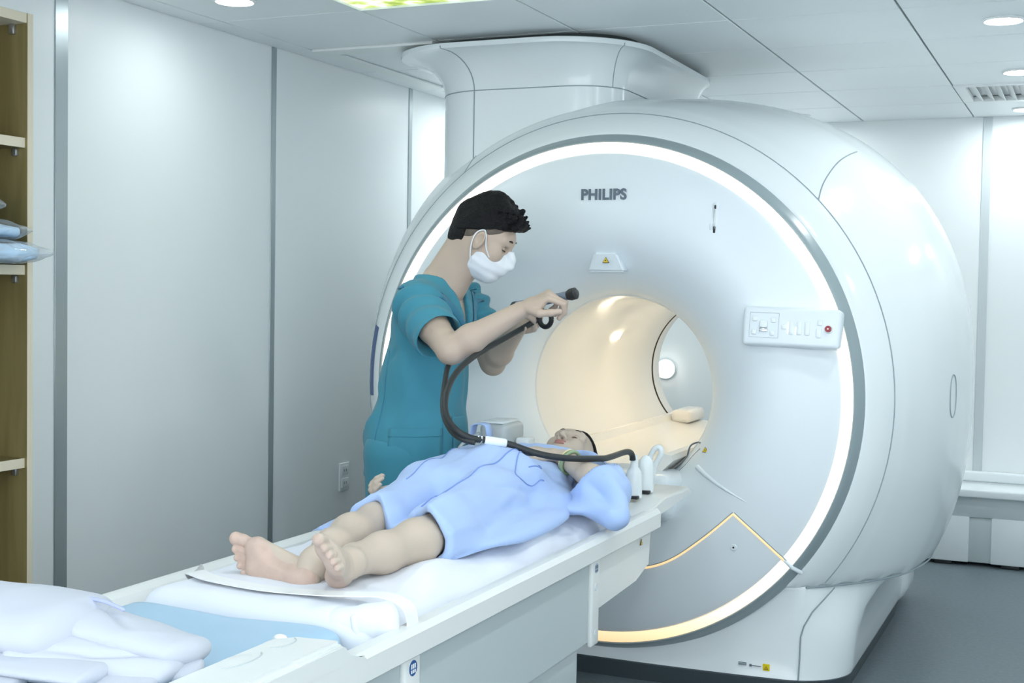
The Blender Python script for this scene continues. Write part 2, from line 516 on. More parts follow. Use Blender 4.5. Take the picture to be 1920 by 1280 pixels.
for z, g in ((.0, .012), (.064, .0), (.068, .006)):
    V += [(x, y, z) for x, y in outline(.905-g, .014+g, 1.72-g, .22, .055)]
for i in range(2):
    for k in range(m_):
        k2 = (k+1) % m_
        Fc.append((i*m_+k, i*m_+k2, (i+1)*m_+k2, (i+1)*m_+k))
Fc.append(tuple(range(m_))[::-1]); Fc.append(tuple(2*m_+k for k in range(m_)))
auto_smooth(mesh_obj('kick_plate', V, Fc, M_kick, scn), 50)
# bore
lathe('bore_liner', [(.372, .255), (.362, .262), (.356, .30), (.352, .40), (.352, 1.72), (.352, 1.725)], M_bore, scn, (0, 0, RZ), seg=128)
lathe('bore_gap', [(.351, 1.724), (.358, 1.727), (.358, 1.742), (.351, 1.745)], pm('bore_gap_brown', (.05, .03, .012), .6), scn, (0, 0, RZ), seg=128)
lathe('bore_end_ring', [(.352, 1.744), (.352, 1.83), (.362, 1.88), (.41, 1.905)], M_bore, scn, (0, 0, RZ), seg=128)
# patient bridge through the bore
def sect_x(name, prof, y0, y1, mat, parent, x0=0.0, ang=35):
    V = [(x0+x, y0, z) for x, z in prof]+[(x0+x, y1, z) for x, z in prof]; n = len(prof)
    Fc = [(k, (k+1) % n, n+(k+1) % n, n+k) for k in range(n)]+[tuple(range(n))[::-1], tuple(range(n, 2*n))]
    o = mesh_obj(name, V, Fc, mat, parent)
    bm = bmesh.new(); bm.from_mesh(o.data); bmesh.ops.recalc_face_normals(bm, faces=bm.faces); bm.to_mesh(o.data); bm.free()
    return auto_smooth(o, ang)
sect_x('bore_bridge', [(-.262, .815), (-.255, .835), (-.225, .838), (-.205, .81), (-.12, .795), (0, .79), (.12, .795), (.205, .81), (.225, .838), (.255, .835), (.262, .815), (.18, .735), (0, .715), (-.18, .735)], .10, 1.86, M_bore, scn)
for sx in (-1, 1):
    box('bridge_end_pad', (sx*.16-.05, 1.60, .80), (sx*.16+.05, 1.87, .862), M_bore, scn, .02, 3)
# mouth plate that the table docks to
bm = bmesh.new()
add_box(bm, (-.30, -.03, .60), (.30, .22, .775), .05, 4)
dock = auto_smooth(bm_obj('docking_plate', bm, M_face, scn, True), 50)
# bore lamps
M_blamp = emit_mat('bore_lamp', (1, .85, .62), BORE_STRENGTH)
for (y, a, w, l) in ((.62, 82, .020, .09), (1.05, 150, .016, .05), (1.30, 82, .020, .09)):
    th = math.radians(a)
    c = Vector((.350*math.cos(th), y, RZ+.350*math.sin(th)))
    M = Matrix.Translation(c) @ Matrix.Rotation(-(th-PI/2), 4, 'Y')
    box('bore_light', (-w, -l, -.002), (w, l, .004), M_blamp, scn, .0015, 1, M)
# column and hood
def col_outline(g, n=14):
    # x -.86..-.06, y .2..1.5, grown by g
    P = []
    x0, x1, y0, y1 = -.862-g, -.045+g*.55, .205-g*.85, 1.52+g*.3
    rl, rr_ = .26+g*.6, .20+g*1.0
    for cx, cy, a0, r in ((x1-rr_, y1-rr_, 0, rr_), (x0+rl, y1-rl, PI/2, rl), (x0+rl, y0+rl, PI, rl), (x1-rr_, y0+rr_, 1.5*PI, rr_)):
        for k in range(n+1):
            a = a0+PI/2*k/n
            P.append((cx+r*math.cos(a), cy+r*math.sin(a)))
    return P
lev = [(1.60, 0), (1.8, 0), (2.10, 0), (2.235, 0)]
for k in range(1, 11):
    a = PI/2*k/10
    lev.append((2.235+.150*math.sin(a), .172*(1-math.cos(a))))
lev += [(2.395, .176), (2.404, .174), (2.407, .165)]
V = []; Fc = []
for z, g in lev: V += [(x, y, z) for x, y in col_outline(g)]
m_ = len(col_outline(0))
for i in range(len(lev)-1):
    for k in range(m_):
        k2 = (k+1) % m_
        Fc.append((i*m_+k, i*m_+k2, (i+1)*m_+k2, (i+1)*m_+k))
Fc.append(tuple(range(m_))[::-1]); Fc.append(tuple((len(lev)-1)*m_+k for k in range(m_)))
colm = auto_smooth(mesh_obj('column_cover', V, Fc, M_plastic, scn), 50)
V = [(x, y, 2.406) for x, y in col_outline(.05)]+[(x, y, H+.001) for x, y in col_outline(.05)]
Fc = [(k, (k+1) % m_, m_+(k+1) % m_, m_+k) for k in range(m_)]
mesh_obj('column_neck', V, Fc, M_dark, scn)
# panel joints
def barrel_line(pts, n=10):
    q = catmull([Vector((a, b, 0)) for a, b in pts], n)
    return [barrel_pt(p.x, p.y, .0) for p in q]
D = math.radians
seams = [([barrel_pt(.125, D(a)) for a in range(-38, 219, 3)], .0028),
         (barrel_line([(.125, D(43)), (.20, D(45.5)), (.34, D(47.5)), (.52, D(48))]), .0026),
         (barrel_line([(.125, D(127)), (.17, D(125.5)), (.21, D(124))]), .0024)]
cv = []
for k in range(m_):
    x, y = col_outline(0.001)[k]
    cv.append((x, y, 2.237))
seams.append((cv+[cv[0]], .0022))
seams.append(([(x, y, z) for (z, g) in lev[1:-2] for (x, y) in [col_outline(g+.0005)[43]]], .0026))
seams.append(([(x, y, z) for (z, g) in lev[3:-2] for (x, y) in [col_outline(g+.0005)[54]]], .002))
# base corner joint and joint under the barrel
def base_front(x, z):
    yf = float(np.interp(z, [.066, .15, .29, .43], [.02, .038, .048, .06]))
    return yf+.055*(abs(x)/.92)**2.5
seams.append(([(.755, base_front(.755, z)-.001, z) for z in np.linspace(.07, .22, 8)]+[(.765, base_front(.765, .26)-.001, .26), (.79, base_front(.79, .31)+.006, .31), (.83, base_front(.83, .36)+.012, .36), (.862, base_front(.86, .40)+.018, .402)], .0028))
seams.append(([barrel_pt(y, math.asin((ZJ-RZ)/barrel_r(y, D(-33))), .001) for y in np.linspace(.08, 1.6, 40)], .0035))
tubes('panel_joint', seams, M_seam, scn, 6)
# lower service panel joint on the face
def face_pts(pts, n=8, off=.0):
    return [Vector((p.x, face_y(math.hypot(p.x, p.z-RZ))-off, p.z)) for p in catmull([Vector((x, 0, z)) for x, z in pts], n)]
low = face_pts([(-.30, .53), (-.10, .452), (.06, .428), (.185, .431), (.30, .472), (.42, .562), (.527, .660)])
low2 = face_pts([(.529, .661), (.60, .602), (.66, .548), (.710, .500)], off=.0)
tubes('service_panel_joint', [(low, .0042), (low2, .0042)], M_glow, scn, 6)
tubes('service_panel_edge', [([p+Vector((0, -.002, .006)) for p in low], .0018), ([p+Vector((.004, -.002, .005)) for p in low2], .0018)], M_seam, scn, 6)
bx = face_pts([(.710, .500), (.735, .480)])
tubes('ring_bridge', [([Vector((.694, .006, .515)), Vector((.735, -.002, .482)), Vector((.760, .03, .462))], .008)], M_face, scn, 8)
lathe('screw', [(.0001, -.004), (.004, -.004), (.011, -.0035), (.013, 0), (.013, .01)], M_face, scn, (.532, face_y(math.hypot(.532, .541-RZ)), .541), seg=24)
lathe('screw_hole', [(.0001, -.0048), (.0035, -.0046), (.0038, .0)], M_blk, scn, (.532, face_y(math.hypot(.532, .541-RZ)), .541), seg=16)
# crease on the face, right of the table
cr1 = face_pts([(.36, .80), (.50, .74), (.60, .695)], off=-.001)
tubes('face_crease', [(cr1, [.010*(1-i/(len(cr1)-1))+.0006 for i in range(len(cr1))])], M_face, scn, 10)
# logo
yl_ = face_y(.70)-.002
MX = Matrix.Translation((.018, yl_, 1.793)) @ Matrix.Rotation(PI/2, 4, 'X')
text_mesh('logo_lettering', 'PHILIPS', .0545, M_logo, MX, scn, bold=.0018, ext=.0015, sx=.965)
# laser window with warning triangle
lz0 = 1.535
V = [(-.030, face_y(.50)-.0, lz0+.042), (.068, face_y(.50)-.0, lz0+.042), (.10, face_y(.44)-.012, lz0-.028), (-.062, face_y(.44)-.012, lz0-.028)]
bm = bmesh.new()
top = [bm.verts.new(v) for v in ((-.028, -.012, 1.585), (.062, -.012, 1.585), (.090, .010, 1.512), (-.056, .010, 1.512))]
bot = [bm.verts.new(v) for v in ((-.028, .05, 1.585), (.062, .05, 1.585), (.090, .07, 1.512), (-.056, .07, 1.512))]
bm.faces.new(top); bm.faces.new(bot[::-1])
for k in range(4): bm.faces.new((top[k], bot[k], bot[(k+1) % 4], top[(k+1) % 4]))
bmesh.ops.bevel(bm, geom=bm.edges[:], offset=.008, segments=3, affect='EDGES')
lw = auto_smooth(bm_obj('laser_window', bm, M_face, scn, True), 40)
def tri(name, c, s, parent, M=None, yoff=.0015):
    # warning triangle facing -y
    o = thing
    def T(sc, d):
        h = s*sc
        return [Vector((c[0]-h*.5, c[1]-d, c[2]-h*.433)), Vector((c[0]+h*.5, c[1]-d, c[2]-h*.433)), Vector((c[0], c[1]-d, c[2]+h*.433))]
    def prism(nm, sc, d0, d1, mat, par):
        a, b = T(sc, d1), T(sc, d0)
        vs = a+b
        if M: vs = [M @ v for v in vs]
        o = mesh_obj(nm, vs, [(0, 1, 2), (5, 4, 3), (0, 3, 4, 1), (1, 4, 5, 2), (2, 5, 3, 0)], mat, par, False)
        return o
    p = prism(name, 1, 0, yoff, M_blk, parent)
    q = prism('sign_face', .78, yoff, yoff*1.5, M_yel, p)
    v = Vector((c[0], c[1]-yoff*1.5, c[2]-s*.07))
    V_ = []; F_ = []
    pts = []
    for k in range(16):
        r = s*.13 if k % 2 == 0 else s*.075
        pts.append(Vector((v.x+r*math.cos(k*PI/8), v.y-.0006, v.z+r*math.sin(k*PI/8))))
    if M: pts = [M @ x for x in pts]
    mesh_obj('symbol', pts, [tuple(range(16))], M_blk, p, False)
    return p
tri('warning_sign', (.020, -.0045, 1.556), .026, lw, None, .003)
# latch: slot with two dark ends
sy = face_y(math.hypot(.435, 1.70-RZ))
lt = box('latch_slot', (.425, sy-.003, 1.645), (.449, sy+.02, 1.765), M_face, scn, .011, 4)
box('latch_end', (.4335, sy-.0065, 1.738), (.4405, sy+.0, 1.752), M_blk, lt, .002)
box('latch_end', (.4305, sy-.0065, 1.653), (.4395, sy+.0, 1.677), M_blk, lt, .002)
box('latch_bar', (.4345, sy-.0075, 1.668), (.4375, sy+.0, 1.74), M_steel, lt, .001)
box('latch_lever', (.418, sy-.008, 1.664), (.430, sy+.004, 1.688), M_face, lt, .002)
# control panel on the right of the face
PM = Matrix.Translation((.724, -.066, 1.327)) @ Matrix.Rotation(D(1.2), 4, 'Y') @ Matrix.Rotation(D(-7), 4, 'X')
cp = box('control_panel', (-.168, -.012, -.068), (.168, .060, .068), M_face, scn, .014, 4, PM)
def on_panel(u, v): return (-.168+.336*u, .068-.136*v)
def pbtn(name, u, v, w, h, mat, t=.004, bev=.002):
    x, z = on_panel(u, v)
    return box(name, (x-w, -.012-t, z-h), (x+w, -.009, z+h), mat, cp, bev, 2, PM)
pr = [on_panel(.075, .16), on_panel(.075, .79), on_panel(.375, .79), on_panel(.375, .16)]
tb = [PM @ Vector((x, -.0125, z)) for x, z in pr]
tubes('keypad_rim', [(tb+[tb[0]], .0010)], M_tside, cp, 6)
for u, v in ((.125, .32), (.317, .34), (.125, .66), (.315, .67)): pbtn('button', u, v, .009, .009, M_plastic, .004, .0035)
pbtn('knob', .222, .45, .014, .013, M_plastic, .010, .004)
pbtn('knob_grip', .222, .60, .014, .006, M_steel, .006, .001)
pbtn('button', .43, .50, .009, .008, M_plastic, .004, .003)
for u in (.508, .588, .668): pbtn('slide_button', u, .52, .0085, .023, M_plastic, .004, .003)
M_led = emit_mat('led_white', (.95, 1, 1), .75)
pbtn('status_light', .472, .52, .0017, .021, M_led, .003, .0005)
pbtn('status_light', .552, .58, .0017, .013, M_led, .003, .0005)
pbtn('button', .795, .36, .009, .009, M_plastic, .004, .003)
pbtn('button', .787, .62, .009, .016, M_plastic, .004, .003)
x, z = on_panel(.882, .505)
def disc(name, x, z, r, y0, y1, mat, par):
    V = [PM @ Vector((x+r*math.cos(2*PI*k/28), y0, z+r*math.sin(2*PI*k/28))) for k in range(28)]+[PM @ Vector((x+r*.92*math.cos(2*PI*k/28), y1, z+r*.92*math.sin(2*PI*k/28))) for k in range(28)]
    return auto_smooth(mesh_obj(name, V, [(k, (k+1) % 28, 28+(k+1) % 28, 28+k) for k in range(28)]+[tuple(range(28, 56))], mat, par), 40)
disc('button_collar', x, z, .0155, -.010, -.016, M_plastic, cp)
sb = disc('stop_button', x, z, .0115, -.014, -.024, M_red, cp)
disc('button_mark', x, z, .003, -.023, -.0248, M_wht, sb)
# stickers
st = .088
sy = base_front(.64, .105)-.0012
box('warning_label', (.628, sy-.001, st+.003), (.652, sy+.003, st+.027), M_yel2, scn, .0004, 1)
tri('label_triangle', (.640, sy-.001, st+.0145), .016, scn, None, .0006)
boxes('label_print', [((.540, base_front(.54, .1)-.0015, st+.016+.004*k), (.570, base_front(.54, .1)+.002, st+.0175+.004*k)) for k in range(3)]
      + [((.580, base_front(.585, .1)-.0015, st+.013), (.588, base_front(.585, .1)+.002, st+.021)), ((.588, base_front(.60, .1)-.0015, st+.0155), (.622, base_front(.60, .1)+.002, st+.0175))], M_logo, scn, .0002)
# small yellow triangle beside the bore at the docking side
tri('warning_sign', (.385, face_y(.43)-.012, .866), .024, scn)
# blue label strip and white strip on the left flank
def flank_patch(name, a0, a1, y0, y1, mat, off):
    V = []; Fc = []
    N = 24; Mx = 6
    for i in range(N+1):
        for j in range(Mx+1):
            V.append(barrel_pt(y0+(y1-y0)*j/Mx, D(a0+(a1-a0)*i/N), off))
    for i in range(N):
        for j in range(Mx):
            k = i*(Mx+1)+j; Fc.append((k, k+1, k+Mx+2, k+Mx+1))
    o = mesh_obj(name, V, Fc, mat, scn)
    return o
flank_patch('blue_label', 167.5, 183.5, .070, .135, M_blue_lbl, .0015)
lb = [barrel_pt(.10, D(a), .0022) for a in (176.5, 180.5)]
flank_patch('label_print', 176.6, 180.4, .098, .104, pm('label_text_grey', (.30, .36, .5), .5), .0022)
# oval grip recess on the right flank
ov = []
for k in range(41):
    a = 2*PI*k/40
    ov.append(barrel_pt(.52+.035*math.cos(a)*1.0, D(.6)+.066*math.copysign(abs(math.sin(a))**.7, math.sin(a)), .0006))
tubes('grip_recess', [(ov, .0024)], M_seam, scn, 6)
# rear skirt seen behind the barrel at the lower right
bm = bmesh.new(); add_box(bm, (-.93, 1.55, 0), (.93, 1.98, .69), .12, 6)
add_box(bm, (.80, 1.66, .46), (1.13, 1.96, .80), .10, 6)
auto_smooth(bm_obj('rear_cover', bm, M_plastic, scn, True), 50)

# ------------------------------------------------------------------ SDF modelling kit (bodies, cloth): field -> surface nets -> one mesh
class Field:
    def __init__(self, lo, hi, h):
        self.lo = np.array(lo, float); self.h = h
        self.n = np.ceil((np.array(hi)-self.lo)/h).astype(int)+1
        self.D = np.full(self.n, .5, np.float32)
        self.ax = [(self.lo[i]+h*np.arange(self.n[i])).astype(np.float32) for i in range(3)]
    def _sub(self, lo, hi):
        i0 = np.clip(np.floor((np.array(lo)-self.lo)/self.h).astype(int), 0, self.n)
        i1 = np.clip(np.ceil((np.array(hi)-self.lo)/self.h).astype(int)+1, 0, self.n)
        if np.any(i1 <= i0): return None
        sl = tuple(slice(a, b) for a, b in zip(i0, i1))
        X = self.ax[0][sl[0]][:, None, None]; Y = self.ax[1][sl[1]][None, :, None]; Z = self.ax[2][sl[2]][None, None, :]
        return sl, X, Y, Z
    def put(self, fn, lo, hi, k=.01, mode='add'):
        m = k+2*self.h+.012
        s = self._sub(np.array(lo)-m, np.array(hi)+m)
        if s is None: return
        sl, X, Y, Z = s
        d = fn(X, Y, Z); D = self.D[sl]
        if mode == 'sub': d = -d
        if mode == 'add':
            h = np.clip(.5+.5*(D-d)/k, 0, 1); self.D[sl] = D+(d-D)*h-k*h*(1-h)
        else:
            h = np.clip(.5-.5*(D-d)/k, 0, 1); self.D[sl] = D+(d-D)*h+k*h*(1-h)
    def cone(self, a, b, ra, rb, k=.01, mode='add'):
        a = np.array(a, float); b = np.array(b, float); ba = b-a; L2 = float(ba@ba)+1e-12
        def fn(X, Y, Z):
            px, py, pz = X-a[0], Y-a[1], Z-a[2]
            t = np.clip((px*ba[0]+py*ba[1]+pz*ba[2])/L2, 0, 1)
            return np.sqrt((px-t*ba[0])**2+(py-t*ba[1])**2+(pz-t*ba[2])**2)-(ra+(rb-ra)*t)
        R = max(ra, rb)
        self.put(fn, np.minimum(a, b)-R, np.maximum(a, b)+R, k, mode)
    def chain(self, pts, rs, k=.01, mode='add'):
        for i in range(len(pts)-1): self.cone(pts[i], pts[i+1], rs[i], rs[i+1], k, mode)
    def ell(self, c, r, R=None, k=.01, mode='add', p=2.0):
        c = np.array(c, float); r = np.array(r, float)
        R = np.eye(3) if R is None else np.array(R, float)     # rows: local axes
        def fn(X, Y, Z):
            q = [(X-c[0])*R[i][0]+(Y-c[1])*R[i][1]+(Z-c[2])*R[i][2] for i in range(3)]
            if p == 2.0:
                k0 = np.sqrt((q[0]/r[0])**2+(q[1]/r[1])**2+(q[2]/r[2])**2)
                k1 = np.sqrt((q[0]/r[0]**2)**2+(q[1]/r[1]**2)**2+(q[2]/r[2]**2)**2)+1e-9
                return k0*(k0-1)/k1
            k0 = (np.abs(q[0]/r[0])**p+np.abs(q[1]/r[1])**p+np.abs(q[2]/r[2])**p)**(1/p)
            return (k0-1)*min(r)
        ext = np.sqrt(((R.T*r)**2).sum(1))
        self.put(fn, c-ext, c+ext, k, mode)
    def econe(self, a, b, ra, rb, side, k=.01, mode='add'):
        # tapered elliptical limb/trunk: ra=(r along side, r across), side = unit vector
        a = np.array(a, float); b = np.array(b, float); ba = b-a; L = np.linalg.norm(ba); t_ = ba/L
        s = np.array(side, float); s = s-t_*(s@t_); s /= np.linalg.norm(s); w = np.cross(t_, s)
        def fn(X, Y, Z):
            px, py, pz = X-a[0], Y-a[1], Z-a[2]
            u = (px*t_[0]+py*t_[1]+pz*t_[2]); t = np.clip(u/L, 0, 1); o = u-t*L
            qs = px*s[0]+py*s[1]+pz*s[2]; qw = px*w[0]+py*w[1]+pz*w[2]
            r1 = ra[0]+(rb[0]-ra[0])*t; r2 = ra[1]+(rb[1]-ra[1])*t
            r0 = np.minimum(r1, r2)
            k0 = np.sqrt((qs/r1)**2+(qw/r2)**2+(o/r0)**2)
            k1 = np.sqrt((qs/r1**2)**2+(qw/r2**2)**2+(o/r0**2)**2)+1e-9
            return np.where(k0 < .05, -r0, k0*(k0-1)/k1)
        R = max(*ra, *rb)
        self.put(fn, np.minimum(a, b)-R, np.maximum(a, b)+R, k, mode)
    def plane(self, pt, nrm, k=.004):
        # keep the side the normal points away from
        pt = np.array(pt, float); n = np.array(nrm, float); n /= np.linalg.norm(n)
        X, Y, Z = self.ax[0][:, None, None], self.ax[1][None, :, None], self.ax[2][None, None, :]
        d = (X-pt[0])*n[0]+(Y-pt[1])*n[1]+(Z-pt[2])*n[2]
        h = np.clip(.5-.5*(self.D-d)/k, 0, 1)
        self.D = (self.D+(d-self.D)*h+k*h*(1-h)).astype(np.float32)
    def mesh(self, smooth=2):
        D = self.D; D[0], D[-1] = .5, .5; D[:, 0], D[:, -1] = .5, .5; D[:, :, 0], D[:, :, -1] = .5, .5
        ins = D < 0
        c = np.zeros(np.array(D.shape)-1, np.int8)
        for i in (0, 1):
            for j in (0, 1):
                for l in (0, 1):
                    c += ins[i:D.shape[0]-1+i, j:D.shape[1]-1+j, l:D.shape[2]-1+l]
        act = np.argwhere((c > 0) & (c < 8))
        idx = np.full(c.shape, -1, np.int64)
        idx[act[:, 0], act[:, 1], act[:, 2]] = np.arange(len(act))
        corners = np.array([(i, j, l) for i in (0, 1) for j in (0, 1) for l in (0, 1)])
        val = np.stack([D[act[:, 0]+i, act[:, 1]+j, act[:, 2]+l] for i, j, l in corners], 1).astype(np.float64)
        acc = np.zeros((len(act), 3)); cnt = np.zeros(len(act))
        for a in range(8):
            for b in range(a+1, 8):
                if np.abs(corners[a]-corners[b]).sum() != 1: continue
                va, vb = val[:, a], val[:, b]
                m = (va < 0) != (vb < 0)
                t = np.where(m, va/np.where(m, va-vb, 1), 0)
                p = corners[a]+(corners[b]-corners[a])*t[:, None]
                acc[m] += p[m]; cnt[m] += 1
        V = self.lo+self.h*(act+acc/cnt[:, None])
        quads = []
        for ax in range(3):
            sh = [slice(None)]*3; s2 = [slice(None)]*3
            sh[ax] = slice(0, -1); s2[ax] = slice(1, None)
            A, B = ins[tuple(sh)], ins[tuple(s2)]
            e = np.argwhere(A != B)
            u, v = [(1, 2), (2, 0), (0, 1)][ax]
            ok = (e[:, u] > 0) & (e[:, v] > 0) & (e[:, u] < D.shape[u]-1) & (e[:, v] < D.shape[v]-1)
            e = e[ok]
            def cell(du, dv):
                q = e.copy(); q[:, u] -= du; q[:, v] -= dv
                return idx[q[:, 0], q[:, 1], q[:, 2]]
            f = np.stack([cell(1, 1), cell(0, 1), cell(0, 0), cell(1, 0)], 1)
            fl = A[e[:, 0], e[:, 1], e[:, 2]]
            f[~fl] = f[~fl][:, ::-1]
            quads.append(f)
        Q = np.concatenate(quads)
        Q = Q[(Q >= 0).all(1)]
        for _ in range(smooth):
            S = np.zeros_like(V); n = np.zeros(len(V))
            for a, b in ((0, 1), (1, 2), (2, 3), (3, 0)):
                np.add.at(S, Q[:, a], V[Q[:, b]]); np.add.at(S, Q[:, b], V[Q[:, a]])
                np.add.at(n, Q[:, a], 1); np.add.at(n, Q[:, b], 1)
            V = V*.5+.5*S/np.maximum(n, 1)[:, None]
        return V, Q
def vnormals(V, Q):
    N = np.zeros_like(V)
    fn = np.cross(V[Q[:, 2]]-V[Q[:, 0]], V[Q[:, 3]]-V[Q[:, 1]])
    for k in range(4): np.add.at(N, Q[:, k], fn)
    return N/(np.linalg.norm(N, axis=1)[:, None]+1e-12)
def np_obj(name, V, Q, mat=None, parent=None, mats=None, fm=None):
    me = bpy.data.meshes.new(name)
    me.vertices.add(len(V)); me.vertices.foreach_set('co', np.asarray(V, np.float32).ravel())
    me.loops.add(len(Q)*4); me.loops.foreach_set('vertex_index', np.asarray(Q, np.int32).ravel())
    me.polygons.add(len(Q)); me.polygons.foreach_set('loop_start', np.arange(len(Q), dtype=np.int32)*4)
    me.polygons.foreach_set('loop_total', np.full(len(Q), 4, np.int32))
    me.update(calc_edges=True)
    return fin(name, me, mat, parent, True, mats, fm)
def join_np(parts):
    Vs = []; Qs = []; k = 0
    for V, Q in parts:
        Vs.append(V); Qs.append(Q+k); k += len(V)
    return np.concatenate(Vs), np.concatenate(Qs)
def fnoise(P, sc, seed=0, oct=3):
    # smooth vector-free noise from warped sines
    rs = np.random.RandomState(seed); out = np.zeros(len(P)); amp = 1; tot = 0
    for o in range(oct):
        for _ in range(4):
            k = rs.normal(size=3); k *= sc*(1.9**o)/np.linalg.norm(k)*rs.uniform(.7, 1.3)
            w = rs.normal(size=3)*sc*(1.9**o)*.6
            out += amp*np.sin(P@k+rs.uniform(0, 6.28)+1.1*np.sin(P@w+rs.uniform(0, 6.28)))
            tot += amp
        amp *= .55
    return out/tot*2.2
def ridge(P, a, b, half, amp, wid, seed=0):
    # a crease/fold displacement along segment a-b on a surface
    a = np.array(a); b = np.array(b); ba = b-a
    t = np.clip(((P-a)@ba)/(ba@ba), 0, 1)
    d = np.linalg.norm(P-a-t[:, None]*ba, axis=1)
    return amp*np.exp(-(d/wid)**2)*np.sin(PI*np.clip(t, .02, .98))**.6
def unit(v):
    v = np.array(v, float); return v/np.linalg.norm(v)
def rotv(v, ax, a):
    ax = unit(ax); v = np.array(v, float)
    return v*math.cos(a)+np.cross(ax, v)*math.sin(a)+ax*(ax@v)*(1-math.cos(a))
def hand(wrist, d, back, thumb_side, curl=(40, 55, 35), fan=4, size=1.0, thumb_in=.5, h=.0021, fore=None, curls=None, nails=None):
    """d: wrist->knuckles; back: out of the back of the hand; thumb_side: +1/-1 along cross(d, back)"""
    d = unit(d); b = unit(np.array(back)-d*(np.array(back)@d)); s = np.cross(d, b)*thumb_side
    w = np.array(wrist, float); L = size
    ctr = w+d*.07*L
    F = Field(ctr-.135*L, ctr+.135*L, h)
    F.econe(w-d*.03*L, w+d*.02*L, (.030*L, .022*L), (.030*L, .020*L), s, k=.012)
    F.econe(w+d*.02*L, w+d*.082*L, (.031*L, .0165*L), (.039*L, .0135*L), s, k=.014)
    F.ell(w+d*.038*L+s*.022*L-b*.007*L, (.034*L, .017*L, .016*L), [unit(d*1+s*.45), unit(s-d*.45), b], k=.012)
    if fore is not None:
        F.econe(np.array(fore[0]), w-d*.015*L, fore[1], (.031*L, .023*L), s, k=.01)
    tips = []
    lens = ((.046, .027, .022), (.050, .031, .024), (.046, .029, .023), (.036, .022, .020))
    offs = (.0295, .0098, -.0098, -.0285); base = (.086, .090, .086, .077); rad = (.0088, .0090, .0086, .0076)
    for i in range(4):
        c = curls[i] if curls else (curl[0]+(i-1.5)*4, curl[1]+(i-1)*3, curl[2])
        p = w+(d*base[i]+s*offs[i]-b*.001)*L
        dd = rotv(d, b, math.radians(fan*(1.5-i))*thumb_side*1.0)
        pts = [p-dd*.02*L, p]; bend = 0
        nb = np.cross(dd, b)
        for j in range(3):
            bend += math.radians(c[j])
            v = dd*math.cos(bend)-b*math.sin(bend)
            p = p+v*lens[i][j]*L; pts.append(p)
        r = rad[i]*L
        F.chain(pts, [r*1.05, r*1.06, r*.98, r*.92, r*.80], k=.0035)
        tips.append((pts, v, -b*math.cos(bend)+0*dd))
    # thumb: leaves the side of the palm near its base
    t0 = w+(d*.022+s*.026-b*.006)*L
    td = unit(d*.62+s*.75-b*.35)
    p1 = t0+td*.040*L
    td2 = unit(td*(1-thumb_in)+(d*.9-b*.35+s*.05)*thumb_in)
    p2 = p1+td2*.034*L
    td3 = unit(td2*.6+(d*.8-b*.3-s*.3)*.5)
    p3 = p2+td3*.027*L
    F.chain([t0, p1, p2, p3], [.0145*L, .0118*L, .0102*L, .0088*L], k=.006)
    V, Q = F.mesh(1)
    return V, Q, tips, (p1, p2, p3)
def drape_proj(bvh, pts, off=.0015, direction=(0, 0, -1), start=1.6):
    out = []
    dv = Vector(direction)
    for x, y in pts:
        hit = bvh.ray_cast(Vector((x, y, start)), dv)
        if hit[0] is not None: out.append(hit[0]+hit[1]*off*(1 if hit[1].z > 0 else -1))
    return out

# ------------------------------------------------------------------ patient table
M_sheet = pm('white_sheet_cotton', (.76, .80, .87), .85, bump=.04, bscale=900, sheen=.1)
M_sheet2 = pm('white_blanket_cotton', (.54, .575, .645), .9, bump=.05, bscale=700, sheen=.1)
M_pad = pm('light_blue_vinyl', (.40, .60, .77), .36, spec=.4, bump=.02, bscale=500)
M_strap = pm('white_webbing', (.84, .86, .86), .8, bump=.05, bscale=900)
TX = .04
tab = thing('patient_table', (TX, -1.6, 0), 'white mobile scanner table with raised side rails docked to the scanner', 'patient table')
# tray with raised rails
tray = [(-.385, .735), (-.375, .748), (-.352, .750), (-.335, .742), (-.318, .712), (-.29, .696), (0, .694), (.29, .696), (.318, .712), (.335, .742), (.352, .750), (.375, .748), (.385, .735), (.385, .690), (.37, .680), (-.37, .680), (-.385, .690)]
sect_x('tabletop_tray', tray, -2.58, -.56, M_table, tab, TX)
# head end: side cheeks rise to the wide head plate
bm = bmesh.new()
def poly_prism(bm, pts, x0, x1, bev=.006):
    a = [bm.verts.new((x0, y, z)) for y, z in pts]; b = [bm.verts.new((x1, y, z)) for y, z in pts]
    n = len(pts)
    fs = [bm.faces.new(a), bm.faces.new(b[::-1])]+[bm.faces.new((a[k], b[k], b[(k+1) % n], a[(k+1) % n])) for k in range(n)]
    if bev:
        es = list({e for f in fs for e in f.edges})
        bmesh.ops.bevel(bm, geom=es, offset=bev, segments=3, affect='EDGES')
poly_prism(bm, [(-.72, .700), (-.36, .730), (-.17, .737), (-.135, .752), (-.165, .766), (-.46, .766), (-.72, .742)], TX-.37, TX+.37, .010)
auto_smooth(bm_obj('head_plate', bm, M_table, tab, True), 50)
box('head_plate_insert', (TX-.25, -.50, .764), (TX+.25, -.18, .769), M_table, tab, .004)
# front beam under the tabletop
bm = bmesh.new()
poly_prism(bm, [(-1.30, .505), (-.70, .540), (-.565, .56), (-.545, .70), (-.56, .712), (-1.30, .705)], TX-.352, TX+.352, .012)
auto_smooth(bm_obj('table_beam', bm, M_table, tab, True), 50)
M_lip = M_table
